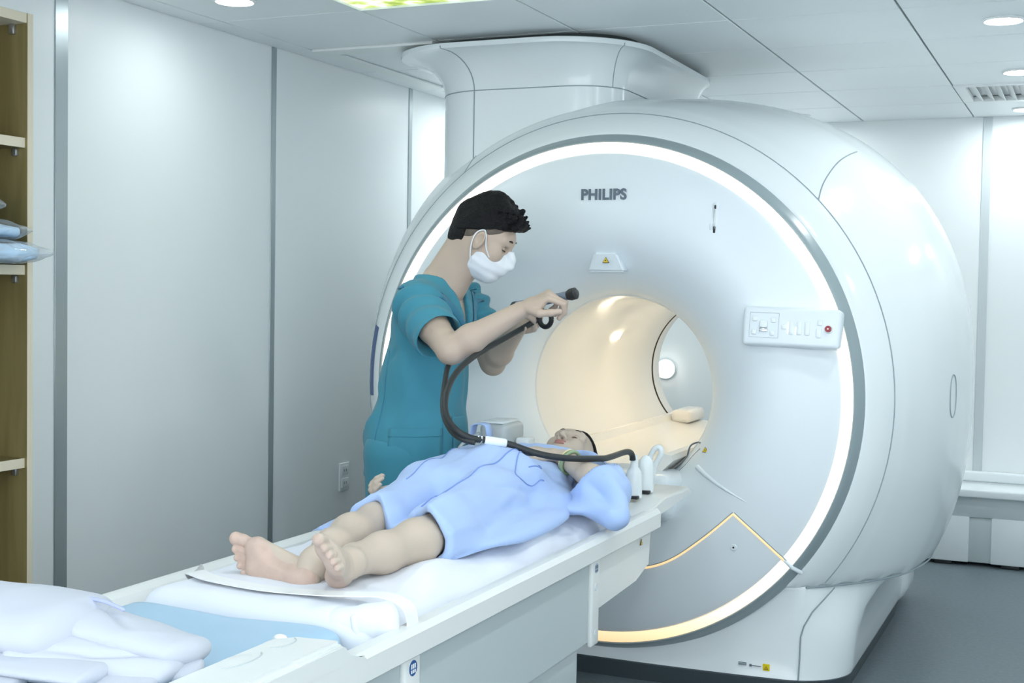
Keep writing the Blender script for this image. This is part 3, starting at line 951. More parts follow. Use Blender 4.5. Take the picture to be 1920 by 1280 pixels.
# side covers
bm = bmesh.new()
poly_prism(bm, [(-2.62, .44), (-1.13, .44), (-1.10, .46), (-1.10, .690), (-2.62, .690)], TX-.355, TX+.355, .010)
auto_smooth(bm_obj('side_cover', bm, M_tside, tab, True), 50)
for sx in (-1, 1):
    x = TX+sx*.352
    for (y0, y1) in ((-2.235, -2.165), (-1.135, -1.075)):
        bm = bmesh.new()
        add_box(bm, (min(x, x+sx*.016), y0, .435), (max(x, x+sx*.016), y1, .684), .007, 3)
        f = auto_smooth(bm_obj('side_fin', bm, M_table, tab, True), 50)
        xs = x+sx*.0162
        yc = (y0+y1)/2
        def dsk(nm, z, r, mt, par, off):
            V = [(xs+sx*off, yc+r*math.cos(2*PI*k/24), z+r*math.sin(2*PI*k/24)) for k in range(24)]
            V += [(xs-sx*.001, v[1], v[2]) for v in V]
            o = mesh_obj(nm, V, [tuple(range(24))]+[(k, (k+1) % 24, 24+(k+1) % 24, 24+k) for k in range(24)], mt, par, False)
            bmm = bmesh.new(); bmm.from_mesh(o.data); bmesh.ops.recalc_face_normals(bmm, faces=bmm.faces); bmm.to_mesh(o.data); bmm.free()
            return o
        if sx == 1:
            big = y0 < -2
            s_ = dsk('round_sticker', .658-.0, .0165 if big else .014, M_navy if big else pm('sticker_pale', (.45, .52, .66), .5), f, .0008)
            mk = []
            for a in (-1, 0, 1):
                for b_, hh in ((.004, .005), (-.007, .0035)):
                    mk.append(((xs, yc+a*.0075-.0025, .658+b_-hh), (xs+.0014, yc+a*.0075+.0025, .658+b_+hh)))
            boxes('sticker_print', mk, M_wht if big else M_logo, s_, .0003)
            dsk('fin_cap', .605, .011, M_plastic, f, .0012)
            dsk('fin_cap', .475, .008, M_plastic, f, .0012)
boxes('rail_underlip', [((TX+.350, -2.5, .684), (TX+.372, -.6, .694)), ((TX-.372, -2.5, .684), (TX-.350, -.6, .694))], M_table, tab, .003)
# small triangle label at the beam end
RM = Matrix.Translation((TX+.353, -.66, .655)) @ Matrix.Rotation(PI/2, 4, 'Z')
tri('warning_sign', (0, 0, 0), .022, tab, RM)
# lower pedestal and wheels
bm = bmesh.new()
add_box(bm, (TX-.31, -2.45, .16), (TX+.335, -1.145, .448), .02, 3)
auto_smooth(bm_obj('pedestal', bm, M_tside, tab, True), 50)
bm = bmesh.new()
add_box(bm, (TX-.29, -2.30, .07), (TX+.29, -1.25, .17), .02, 3)
auto_smooth(bm_obj('chassis', bm, M_kick, tab, True), 50)
for x in (-.24, .24):
    for y in (-2.15, -1.4):
        lathe('wheel', [(.0001, -.02), (.06, -.02), (.065, -.014), (.065, .014), (.06, .02), (.0001, .02)], M_blk, tab, (TX+x, y, .065), 'X', 28)
# foot-end frame with the two grips
def slab(sx, nm):
    bm = bmesh.new()
    pts = [(.388, -2.50), (.388, -3.15), (.30, -3.15), (.30, -2.98), (.255, -2.90), (.255, -2.555), (.29, -2.515)]
    a = [bm.verts.new((TX+sx*x, y, .792)) for x, y in pts]; b = [bm.verts.new((TX+sx*x, y, .735)) for x, y in pts]
    n = len(pts)
    fs = [bm.faces.new(a), bm.faces.new(b[::-1])]+[bm.faces.new((a[k], b[k], b[(k+1) % n], a[(k+1) % n])) for k in range(n)]
    bmesh.ops.bevel(bm, geom=list({e for f in fs for e in f.edges}), offset=.011, segments=4, affect='EDGES')
    return auto_smooth(bm_obj(nm, bm, M_table, tab, True), 50)
for sx in (1, -1):
    g = slab(sx, 'foot_grip')
    for yc, rx in ((-2.70, .038), (-2.575, .026)):
        tubes('grip_recess', [([Vector((TX+sx*(.292+.025*math.sin(a)*.9), yc+.06*math.cos(a)*rx/.038, .7925)) for a in np.linspace(.25, PI-.25, 12)], .0013)], M_tside, g, 6)
        bm = bmesh.new()
        bmesh.ops.create_uvsphere(bm, u_segments=20, v_segments=10, radius=1, matrix=Matrix.Translation((TX+sx*.285, yc, .790)) @ Matrix.Diagonal((.024, rx*1.5, .003, 1)))
        auto_smooth(bm_obj('grip_hump', bm, M_table, g, True))
    bm = bmesh.new()
    bmesh.ops.create_uvsphere(bm, u_segments=20, v_segments=10, radius=1, matrix=Matrix.Translation((TX+sx*.266, -2.535, .788)) @ Matrix.Diagonal((.015, .011, .008, 1)))
    auto_smooth(bm_obj('release_catch', bm, M_table, g, True))
    # cheek joining grip and rail
    bm = bmesh.new()
    poly_prism(bm, [(-2.66, .69), (-2.42, .69), (-2.42, .742), (-2.455, .745), (-2.488, .757), (-2.504, .775), (-2.508, .786), (-2.66, .786)], min(TX+sx*.350, TX+sx*.3868), max(TX+sx*.350, TX+sx*.3868), .004)
    auto_smooth(bm_obj('grip_cheek', bm, M_table, tab, True), 50)
box('foot_frame', (TX-.405, -3.15, .70), (TX+.405, -2.98, .79), M_table, tab, .012, 3)
box('foot_tray', (TX-.385, -3.0, .675), (TX+.385, -2.48, .696), M_table, tab, .006)
for sx in (-1, 1): box('foot_post', (TX+sx*.3635-.0285, -2.60, .30), (TX+sx*.3635+.0285, -2.50, .70), M_tside, tab, .008)

# light blue foot pad (thing)
V = []; Fc = []
def pad_prof(w, h, z0):
    P = []
    for k in range(25):
        a = PI*k/24
        c, s = math.cos(a), math.sin(a)
        P.append((w*math.copysign(abs(c)**.28, c), z0+h*abs(s)**.30))
    return P
pad = thing('foot_pad', (TX, -2.6, .697), 'light blue vinyl cushion at the foot end of the table', 'cushion')
ysp = [-2.985, -2.98, -2.96, -2.90]+list(np.linspace(-2.8, -2.4, 9))+[-2.35, -2.335, -2.325, -2.318]
for i, y in enumerate(ysp):
    e = min((y-ysp[0])/.03, (ysp[-1]-y)/.012, 1); e = max(e, 0)**.5
    for x, z in pad_prof(.268*(.97+.03*e), .068*(.75+.25*e), .696):
        dish = -.012*math.exp(-((x)/.17)**2)
        V.append((TX+.002+x, y, z+(dish if z > .74 else 0)))
n = 25
for i in range(len(ysp)-1):
    for k in range(n-1): Fc.append((i*n+k, i*n+k+1, (i+1)*n+k+1, (i+1)*n+k))
    Fc.append((i*n+n-1, i*n, (i+1)*n, (i+1)*n+n-1))
Fc.append(tuple(range(n))[::-1]); Fc.append(tuple((len(ysp)-1)*n+k for k in range(n)))
o = mesh_obj('cushion_body', V, Fc, M_pad, pad)
bm = bmesh.new(); bm.from_mesh(o.data); bmesh.ops.recalc_face_normals(bm, faces=bm.faces); bm.to_mesh(o.data); bm.free(); auto_smooth(o, 50)
tubes('welt', [([(TX+.27, -2.95, .701), (TX+.277, -2.6, .701), (TX+.277, -2.335, .701), (TX+.26, -2.316, .701)], .0045)], M_pad, pad, 8)

# mattress under the sheet, with the sheet (thing each)
MZ = .775
mt = thing('table_mattress', (TX, -1.4, .715), 'light blue padded mattress showing under the white sheet at the head end', 'mattress')
box('mattress_body', (TX-.235, -2.27, .697), (TX+.235, -.50, .766), M_pad, mt, .02, 4)
box('head_cushion', (TX-.16, -.62, .762), (TX+.17, -.20, .776), M_pad, mt, .01, 3)

sh = thing('bed_sheet', (TX, -1.4, MZ), 'white sheet drawn over the mattress with folds hanging over the right rail', 'sheet')
NU, NV = 120, 260
V = []
rs = np.random.RandomState(3)
y0, y1 = -2.40, -.545
def edge_drop(y):
    # how far the hanging right edge reaches (x) and its height
    w = .5+.5*math.sin(y*7.5+1.2)*.8+.25*math.sin(y*17+.3)
    return .318+.014*w, .716+.004*math.sin(y*11)
for j in range(NV+1):
    v = j/NV; y = y0+(y1-y0)*v
    for i in range(NU+1):
        u = i/NU
        # cross profile from left hang to right hang
        xe, ze = edge_drop(y)
        L1, Wt = .07, .47
        prof = [(-.252, .70), (-.250, .743), (-.238, .768), (-.215, MZ), (0, MZ), (.20, MZ), (.235, MZ-.003), (.258, MZ-.012), (.29, .748), (xe, ze)]
        uu = [0, .06, .11, .15, .45, .70, .76, .84, .91, 1]
        x = float(np.interp(u, uu, [p[0] for p in prof])); z = float(np.interp(u, uu, [p[1] for p in prof]))
        # foot end roll
        t = (y-(-2.255))
        yy = y
        if t < 0:
            a = min(-t/.050, PI*.85)
            R = .048
            zt = z-R*(1-math.cos(a))
            yy = -2.255-R*math.sin(a)
            z = min(z, max(zt, .702))
            x = TX*0+x*(1+.04*math.sin(a))
        P = np.array([[x, yy, z]])
        # folds: diagonal swells on the right half and fine creases
        fr_ = max(0, (u-.55)/.45)
        if yy > -2.24:
            g = min(1, (yy+2.24)*5)*math.exp(-((x-.255)/.075)**2)*min(max((.318-x)/.045, 0), 1)
            z += g*(.016*(math.sin(yy*11.5+x*10+1.6)+.5*math.sin(yy*21+x*14))+.008)
            z = max(z, .706)
        z += .0028*math.sin(yy*31+x*22)*(.3+fr_)
        V.append((TX+x, yy, z+.002))
V = np.array(V)
V[:, 2] += fnoise(V, 26, 5, 2)*.0022
Fc = [(j*(NU+1)+i, j*(NU+1)+i+1, (j+1)*(NU+1)+i+1, (j+1)*(NU+1)+i) for j in range(NV) for i in range(NU)]
o = mesh_obj('sheet_cloth', V, Fc, M_sheet, sh)
md = o.modifiers.new('thick', 'SOLIDIFY'); md.thickness = .003; md.offset = 1
# rolled corner of the sheet at the right foot end
V, Fc = tube_vf(catmull([(TX+.10, -2.262, .733), (TX+.22, -2.258, .740), (TX+.315, -2.225, .747), (TX+.338, -2.212, .747)], 8), [.036]*8+[.044]*4+[.047]*4+[.049, .048, .047, .045, .041, .036, .028, .016, .004], 22)
V = np.array(V); V[:, 2] += fnoise(V, 30, 9, 2)*.004; V[:, 2] = np.maximum(V[:, 2], .698)
mesh_obj('sheet_roll', V, Fc, M_sheet, sh)
tubes('sheet_tuck', [(catmull([(TX+.268, -2.275, .775), (TX+.285, -2.285, .738), (TX+.318, -2.270, .716), (TX+.345, -2.235, .726), (TX+.350, -2.212, .748)], 6), [.003]+[.008]*22+[.003, .002])], M_sheet, sh, 8)
# restraint strap across the feet end
st_ = thing('restraint_strap', (TX, -2.2, MZ), 'flat white strap lying across the sheet below the feet', 'strap')
path = catmull([(-.214, -2.10, .74), (-.206, -2.12, .776), (-.19, -2.14, .784), (-.10, -2.19, .788), (.05, -2.215, .789), (.18, -2.21, .792), (.27, -2.20, .797), (.335, -2.19, .800), (.385, -2.19, .785), (.402, -2.195, .758), (.402, -2.20, .735)], 10)
V = []; Fc = []
for i, p in enumerate(path):
    t = (path[min(i+1, len(path)-1)]-path[max(i-1, 0)]).normalized()
    w = Vector((0, 1, 0)); w = (w-t*w.dot(t)).normalized()*.0225
    nn = t.cross(w).normalized()*.0012
    V += [p-w-nn, p+w-nn, p+w+nn, p-w+nn]
for i in range(len(path)-1):
    for k in range(4): Fc.append((4*i+k, 4*i+(k+1) % 4, 4*i+4+(k+1) % 4, 4*i+4+k))
Fc += [(3, 2, 1, 0), tuple(4*(len(path)-1)+k for k in range(4))]
auto_smooth(mesh_obj('strap_band', V, Fc, M_strap, st_), 40)

# folded white blanket on the foot pad: three overlapping folds
bl = thing('folded_blanket', (-.02, -2.7, .79), 'crumpled pile of folded white cloth on the blue foot cushion', 'blanket')
def fold(name, lo, hi, seed, amp, p=3.2, tilt=0, zcut=None, cx=None):
    c = (np.array(lo)+np.array(hi))/2; r = (np.array(hi)-np.array(lo))/2
    F = Field(np.array(lo)-.05, np.array(hi)+.05, .005)
    R = np.array([[math.cos(tilt), math.sin(tilt), 0], [-math.sin(tilt), math.cos(tilt), 0], [0, 0, 1]])
    F.ell(c, r, R, p=p)
    V, Q = F.mesh(1)
    N = vnormals(V, Q)
    d = fnoise(V*np.array([1, 1, 1.6]), 14, seed, 3)*amp
    return V, Q, N, d
parts = []
def lower(p, n): return [q+Vector((0, 0, -.026)) for q in catmull(p, n)]
def lobe(ab, ra, rb, side, seed, amp, fl=None, k=.02):
    lo = np.minimum(*[np.array(p) for p in ab])-.16; hi = np.maximum(*[np.array(p) for p in ab])+.16
    F = Field(lo, hi, .005)
    F.econe(ab[0], ab[1], ra, rb, side)
    if fl: F.plane((0, 0, fl), (0, 0, -1), .004)
    V, Q = F.mesh(1)
    N = vnormals(V, Q)
    d = fnoise(V*np.array([1, 1, 1.3]), 15, seed, 3)*amp
    V = V+N*d[:, None]
    V[:, 2] = np.maximum(V[:, 2]-.026, .764)
    parts.append((V, Q))
bparts = []
def fold_piece(a, b, ra, rb, side, seed, amp, creases=(), sq=None):
    lo = np.minimum(np.array(a), np.array(b))-.17; hi = np.maximum(np.array(a), np.array(b))+.17
    F = Field(lo, hi, .0036)
    F.econe(a, b, ra, rb, side)
    V, Q = F.mesh(1); N = vnormals(V, Q)
    d = fnoise(V*np.array([1, 1, 1.4]), 13, seed, 3)*amp
    for ca, cb, am, w in creases: d += ridge(V, ca, cb, 0, am, w)
    V = V+N*d[:, None]
    V[:, 2] = np.maximum(V[:, 2], .789)
    bparts.append((V, Q))
Y_ = (0, 1, 0)
# bottom layers spread under the pile
fold_piece((-.38, -2.885, .802), (.235, -2.765, .800), (.115, .014), (.105, .013), Y_, 31, .002)
fold_piece((-.40, -2.925, .822), (.16, -2.870, .815), (.062, .017), (.058, .015), Y_, 32, .003, [((-.3, -2.97, .82), (.1, -2.91, .815), -.006, .008)])
# main thick fold
fold_piece((-.42, -2.800, .852), (.015, -2.775, .858), (.132, .056), (.120, .054), (0, 1, .05), 33, .0045,
           [((-.30, -2.91, .85), (-.22, -2.76, .905), -.010, .014), ((-.14, -2.90, .85), (-.08, -2.74, .908), .007, .018), ((.0, -2.88, .85), (.05, -2.74, .90), -.008, .012)])
# flap folded over to the right, with its rolled end
fold_piece((-.04, -2.735, .862), (.245, -2.738, .833), (.095, .036), (.066, .027), (0, 1, -.12), 34, .0042,
           [((.02, -2.70, .895), (.16, -2.78, .872), -.008, .010), ((.14, -2.80, .86), (.27, -2.72, .84), .006, .012)])
fold_piece((-.02, -2.835, .836), (.240, -2.768, .819), (.070, .030), (.062, .022), (0, 1, .22), 35, .004,
           [((.02, -2.88, .85), (.18, -2.82, .842), -.008, .008), ((.10, -2.86, .84), (.25, -2.78, .832), -.008, .007)])
fold_piece((.10, -2.83, .806), (.275, -2.745, .806), (.040, .013), (.040, .012), (.4, 1, .1), 36, .003)
# thin doubled edge hanging along the near side
fold_piece((-.40, -2.955, .806), (.05, -2.930, .802), (.030, .010), (.028, .009), Y_, 37, .002)
V, Q = join_np(bparts)
V[:, 2] = np.maximum(V[:, 2]-.026, .763)
np_obj('blanket_cloth', V, Q, M_sheet2, bl)
tubes('lilac_edge', [(lower([(-.035, -2.765, .9), (.01, -2.745, .902), (.06, -2.735, .899), (.11, -2.735, .888)], 8), [.001]+[.0035]*23+[.001])], pm('lilac_cloth', (.42, .47, .80), .9), bl, 8)  # lilac underside of the cloth, also standing in for shading along the fold

# ------------------------------------------------------------------ small equipment
def plug(x, y, label, h=.140, s=1.0, kind='a'):
    t = thing('coil_plug', (x, y, .7705), label, 'connector', None)
    lathe('plug_body', [(.0001, .0), (.026*s, .0), (.027*s, .006), (.0265*s, h*.52), (.023*s, h*.62), (.013*s, h*.72), (.0105*s, h), (.0001, h)] if kind == 'a' else
          [(.0001, .0), (.027*s, .0), (.028*s, .006), (.0275*s, h*.55), (.024*s, h*.7), (.012*s, h*.80), (.0001, h*.83)], M_plastic, t, (x, y, .7705), 'Z', 32)
    box('plug_foot', (x-.030*s, y-.034*s, .768), (x+.024*s, y-.012*s, .779), M_blk, t, .003)
    return t
plug(.317, -.515, 'white plug at the head end that the dark cable runs into', kind='a')
plug(.314, -.385, 'white plug without a cable, behind the cabled plug beside the scanner', .150, 1.0, 'b')
t = thing('release_handle', (.296, -.25, .7705), 'white upright loop handle at the table head corner by the bore', 'handle')
tube('handle_loop', catmull([(.268, -.26, .766), (.273, -.25, .83), (.296, -.25, .893), (.318, -.25, .906), (.325, -.25, .885), (.305, -.25, .845), (.285, -.255, .766)], 8), .010, M_plastic, t, 12)
arc1 = [Vector((x, face_y(math.hypot(x, z-RZ))-.001, z)) for x, z in [(p.x, p.z) for p in catmull([(.345, 0, .88), (.285, 0, .86), (.268, 0, .81), (.252, 0, .782), (.19, 0, .735)], 8)]]
arc2 = [Vector((x, face_y(math.hypot(x, z-RZ))-.001, z)) for x, z in [(p.x, p.z) for p in catmull([(.352, 0, .862), (.318, 0, .83), (.285, 0, .788), (.225, 0, .735)], 8)]]
tubes('docking_joint', [(arc1, .0032), (arc2, .002)], M_logo, scn, 6)
# grey coil housing and small parts on the left table edge
t = thing('coil_housing', (-.19, -.46, .75), 'pale grey coil housing standing on the left table edge beside the lying head', 'medical device')
bm = bmesh.new()
add_box(bm, (-.24, -.535, .768), (-.135, -.37, .985), .022, 4)
auto_smooth(bm_obj('housing_body', bm, pm('coil_grey', (.50, .55, .56), .4), t, True), 50)
box('housing_cap', (-.235, -.53, .983), (-.15, -.39, .992), M_plastic, t, .004)
t = thing('socket_block', (-.09, -.45, .79), 'small white socket block between the grey coil housing and the lying head', 'connector')
box('block_body', (-.125, -.48, .770), (-.075, -.42, .935), M_plastic, t, .008, 3)
box('block_step', (-.078, -.475, .770), (-.045, -.425, .915), M_plastic, t, .006, 3)
t = thing('blue_sling', (-.17, -.66, .80), 'folded light blue cloth strap standing up in front of the grey housing', 'strap')
V = []; Fc = []
pth = catmull([(-.215, -.64, .785), (-.212, -.64, .90), (-.205, -.64, .978), (-.188, -.645, .992), (-.160, -.648, .992), (-.148, -.65, .975), (-.143, -.65, .90), (-.14, -.65, .785)], 8)
for p in pth: V += [p+Vector((0, -.022, .0)), p+Vector((0, .022, 0))]
Fc = [(2*i, 2*i+1, 2*i+3, 2*i+2) for i in range(len(pth)-1)]
M_gown = pm('blue_gown_cotton', (.40, .55, .86), .82, bump=.05, bscale=800, sheen=.15)
o = mesh_obj('sling_band', V, Fc, M_gown, t)
md = o.modifiers.new('thick', 'SOLIDIFY'); md.thickness = .004
t = thing('air_hose', (-.28, -.8, .80), 'thin pale grey hose curving along the left table edge behind the blue gown', 'hose')
tube('hose_tube', catmull([(-.155, -1.0, .80), (-.150, -.95, .897), (-.145, -.90, .918), (-.150, -.85, .945), (-.155, -.78, .957), (-.170, -.68, .966)], 8), .0055, pm('hose_grey', (.40, .45, .46), .4), t)
# wall outlet
t = thing('wall_outlet', (XL, .642, .56), 'white double power outlet on the left wall beside the teal scrubs', 'power outlet')
box('outlet_plate', (XL, .600, .495), (XL+.010, .684, .625), M_plastic, t, .004, 3)
for zc in (.590, .532):
    f = box('socket_face', (XL+.008, .614, zc-.022), (XL+.0125, .670, zc+.022), M_plastic, t, .004, 3)
    for yc in (.632, .650):
        box('socket_slot', (XL+.0118, yc-.0015, zc-.006), (XL+.0132, yc+.0015, zc+.006), M_blk, f, .0003, 1)
# low storage bench at the back right
t = thing('storage_bench', (1.7, 2.95, 0), 'low white bench with recessed front panels along the back wall', 'bench')
box('bench_top', (.93, 2.76, .372), (2.85, YB-.004, .415), M_plastic, t, .008, 3)
box('bench_upstand', (.93, YB-.06, .413), (2.85, YB-.003, .47), M_plastic, t, .012, 3)
box('bench_rail', (.93, 2.79, .262), (2.85, 2.83, .374), M_tside, t, .004)
bm = bmesh.new()
for x0, x1 in ((.86, 1.10), (1.21, 1.48), (1.60, 1.87), (1.99, 2.26), (2.38, 2.65)): add_box(bm, (x0, 2.78, .02), (x1, YB-.02, .264), .006)
auto_smooth(bm_obj('bench_front', bm, pm('bench_white', (.70, .76, .77), .4), t, True))
box('bench_back_panel', (.86, 2.80, .02), (2.65, YB-.03, .262), M_tside, t, .003)
for x0 in (.97, 1.31, 1.70, 2.09, 2.48): box('bench_foot', (x0-.045, 2.785, 0), (x0+.045, 2.86, .03), M_blk, t, .004)
# round wall lamp seen through the bore
t = thing('wall_lamp', (-.715, YB, .965), 'round glowing lamp on the back wall seen through the scanner bore', 'lamp')
lathe('lamp_base', [(.0001, 0), (.06, 0), (.06, -.02), (.0001, -.02)], M_plastic, t, (-.715, YB, .965), 'Y', 32)
lathe('lamp_globe', [(.0001, -.124), (.017, -.122), (.034, -.112), (.045, -.096), (.049, -.075), (.045, -.053), (.034, -.037), (.022, -.018)], emit_mat('globe_glow', (1, .96, .88), 2.2), t, (-.715, YB, .965), 'Y', 32)
# open shelf cabinet at the left wall
t = thing('shelf_cabinet', (-1.29, -2.1, 0), 'open oak-coloured shelf cabinet against the left wall', 'shelf cabinet')
cy0, cy1, cxb, cxf = -2.50, -1.705, XL+.006, -1.102
for y in (cy0, cy1-.02):
    box('side_panel', (cxb, y, 0), (cxf-.002, y+.02, 2.200), M_wood, t, .0008, 1)
    box('edge_band', (cxf-.002, y, 0), (cxf, y+.02, 2.200), M_edge, t, .0004, 1)
box('top_panel', (cxb, cy0+.02, 2.172), (cxf-.004, cy1-.02, 2.200), M_edge, t, .0008, 1)
box('back_panel', (cxb, cy0+.02, .05), (cxb+.008, cy1-.02, 2.172), M_wood, t, 0)
for z in (1.850, 1.490, .938, .560, .08):
    box('shelf', (cxb+.008, cy0+.02, z-.028), (cxf-.012, cy1-.02, z), M_wood, t, .0008, 1)
    box('edge_band', (cxf-.012, cy0+.02, z-.028), (cxf-.010, cy1-.02, z), M_edge, t, .0004, 1)
    box('shelf_pin', (cxf-.05, cy1-.034, z-.052), (cxf-.032, cy1-.0195, z-.028), M_steel, t, .004, 2)
box('shelf_pin', (cxf-.06, cy1-.034, 2.142), (cxf-.042, cy1-.0195, 2.173), M_steel, t, .004, 2)
# linen packs in clear film on the shelf
M_film = bpy.data.materials.new('clear_film'); M_film.use_nodes = True
nt = M_film.node_tree; nt.nodes.clear()
ou = nt.nodes.new('ShaderNodeOutputMaterial'); mx = nt.nodes.new('ShaderNodeMixShader'); tr = nt.nodes.new('ShaderNodeBsdfTransparent'); gl = nt.nodes.new('ShaderNodeBsdfGlossy')
df = nt.nodes.new('ShaderNodeBsdfDiffuse'); m2 = nt.nodes.new('ShaderNodeMixShader')
df.inputs[0].default_value = (.8, .85, .88, 1); gl.inputs['Roughness'].default_value = .12
tr.inputs[0].default_value = (.95, .97, .98, 1)
lw_ = nt.nodes.new('ShaderNodeLayerWeight'); lw_.inputs[0].default_value = .35
mr = nt.nodes.new('ShaderNodeMapRange'); mr.inputs[3].default_value = .06; mr.inputs[4].default_value = .55
nt.links.new(lw_.outputs['Facing'], mr.inputs[0])
nt.links.new(df.outputs[0], m2.inputs[1]); nt.links.new(gl.outputs[0], m2.inputs[2]); m2.inputs[0].default_value = .6
nt.links.new(mr.outputs[0], mx.inputs[0]); nt.links.new(tr.outputs[0], mx.inputs[1]); nt.links.new(m2.outputs[0], mx.inputs[2]); nt.links.new(mx.outputs[0], ou.inputs[0])
M_linen = pm('pale_blue_linen', (.55, .74, .93), .8, bump=.05, bscale=300)
def linen_pack(z, h, y0, y1, xf, label, seed, film_out):
    t = thing('linen_pack', (-1.28, (y0+y1)/2, z), label, 'linen pack', 'film-wrapped linen packs on the shelf')
    lo = (-1.44, y0, z+.004); hi = (xf, y1, z+h)
    F = Field(np.array(lo)-.03, np.array(hi)+.03, .007)
    c = (np.array(lo)+np.array(hi))/2; r = (np.array(hi)-np.array(lo))/2
    F.ell(c, r, p=6)
    V, Q = F.mesh(1); N = vnormals(V, Q)
    V = V+N*(fnoise(V*np.array([1, 1, 2.5]), 22, seed, 3)*.006)[:, None]
    V[:, 2] = np.maximum(V[:, 2], z+.003)
    np_obj('linen', V, Q, M_linen, t)
    F = Field(np.array(lo)-.06, np.array(hi)+np.array([.06+film_out, .06, .06]), .008)
    F.ell(c, r+.008, p=5)
    F.econe((xf-.02, lo[1]+.03, c[2]), (xf-.02, hi[1]-.03, c[2]), (.035+film_out, r[2]*.55), (.035+film_out, r[2]*.55), (1, 0, 0), k=.006)
    V, Q = F.mesh(1); N = vnormals(V, Q)
    V = V+N*(fnoise(V, 34, seed+50, 3)*.008)[:, None]
    V[:, 2] = np.maximum(V[:, 2], z+.001); V[:, 1] = np.minimum(V[:, 1], cy1-.022)
    np_obj('film_bag', V, Q, M_film, t)
linen_pack(1.491, .056, -2.40, -1.745, -.985, 'lowest blue linen pack in clear film, jutting out over the shelf edge', 21, .018)
linen_pack(1.558, .044, -2.42, -1.765, -1.035, 'second blue linen pack in clear film, resting on the lowest pack', 22, .014)
linen_pack(1.612, .080, -2.44, -1.83, -1.085, 'grey-looking film bag of blue linen on top of the two packs', 23, .03)

# ------------------------------------------------------------------ people
M_skin = pm('skin_warm', (.55, .435, .35), .48, spec=.35, var=.035, vscale=9, sss=.06, bump=.03, bscale=250)
M_skin2 = pm('skin_patient', (.56, .47, .385), .48, spec=.35, var=.035, vscale=9, sss=.06, bump=.03, bscale=250)
M_sole = pm('skin_sole', (.57, .43, .36), .55, spec=.3, var=.08, vscale=28, sss=.06, bump=.06, bscale=120)
M_hair = pm('hair_black', (.006, .006, .007), .55, spec=.22, bump=.6, bscale=170)
M_fade = pm('hair_fade', (.13, .105, .085), .7, var=.25, vscale=40)
M_scrub = pm('teal_scrub_cloth', (.05, .265, .36), .8, bump=.06, bscale=700, sheen=.12)
M_scrub2 = pm('teal_scrub_trim', (.04, .215, .33), .8, bump=.06, bscale=700, sheen=.12)
M_mask = pm('mask_white', (.80, .84, .88), .85, bump=.04, bscale=500)
M_lip = pm('lip_rose', (.42, .20, .17), .45)
M_brow = pm('brow_dark', (.03, .025, .022), .7)
M_jade = pm('jade_bangle', (.30, .42, .25), .25)
M_gold = pm('pale_gold_bangle', (.72, .66, .38), .3)

def head_shape(F, Hc, f, u, s, sk=(.098, .076, .108), nose=True):
    Hc = np.array(Hc); f, u, s = map(np.array, (f, u, s)); R = [f, s, u]
    F.ell(Hc-f*.006+u*.012, sk, R, k=.02)
    F.ell(Hc+f*.030-u*.055, (.066, .060, .066), R, k=.03)                  # jaw
    F.ell(Hc+f*.072-u*.100, (.024, .028, .020), R, k=.02)                  # chin
    F.ell(Hc+f*.075+u*.022, (.022, .058, .026), R, k=.025)                 # brow
    for q in (-1, 1):
        F.ell(Hc+f*.064-u*.030+s*q*.040, (.026, .024, .030), R, k=.02)     # cheek
        F.ell(Hc+f*.088-u*.002+s*q*.031, (.016, .017, .011), R, k=.008, mode='sub')
        F.ell(Hc+f*.076-u*.003+s*q*.031, (.0125, .0135, .0105), R, k=.004)
        # ear
        e = Hc+f*.010-u*.012+s*q*.075
        ef = unit(f*.93+s*q*.28); eu = unit(u-f*.12)
        es = np.cross(eu, ef)
        F.ell(e+s*q*.008, (.019, .0065, .032), [ef, es, eu], k=.006)
        F.ell(e+s*q*.014+ef*.004+eu*.006, (.0115, .008, .019), [ef, es, eu], k=.003, mode='sub')
    if nose:
        F.chain([Hc+f*.092+u*.004, Hc+f*.106-u*.018, Hc+f*.116-u*.036], [.0075, .009, .0105], k=.010)
        for q in (-1, 1):
            F.ell(Hc+f*.103-u*.041+s*q*.0115, (.010, .0075, .0075), R, k=.006)
            F.ell(Hc+f*.108-u*.047+s*q*.0075, (.0055, .0034, .0045), R, k=.002, mode='sub')
        F.ell(Hc+f*.091-u*.062, (.011, .024, .012), R, k=.010)             # muzzle

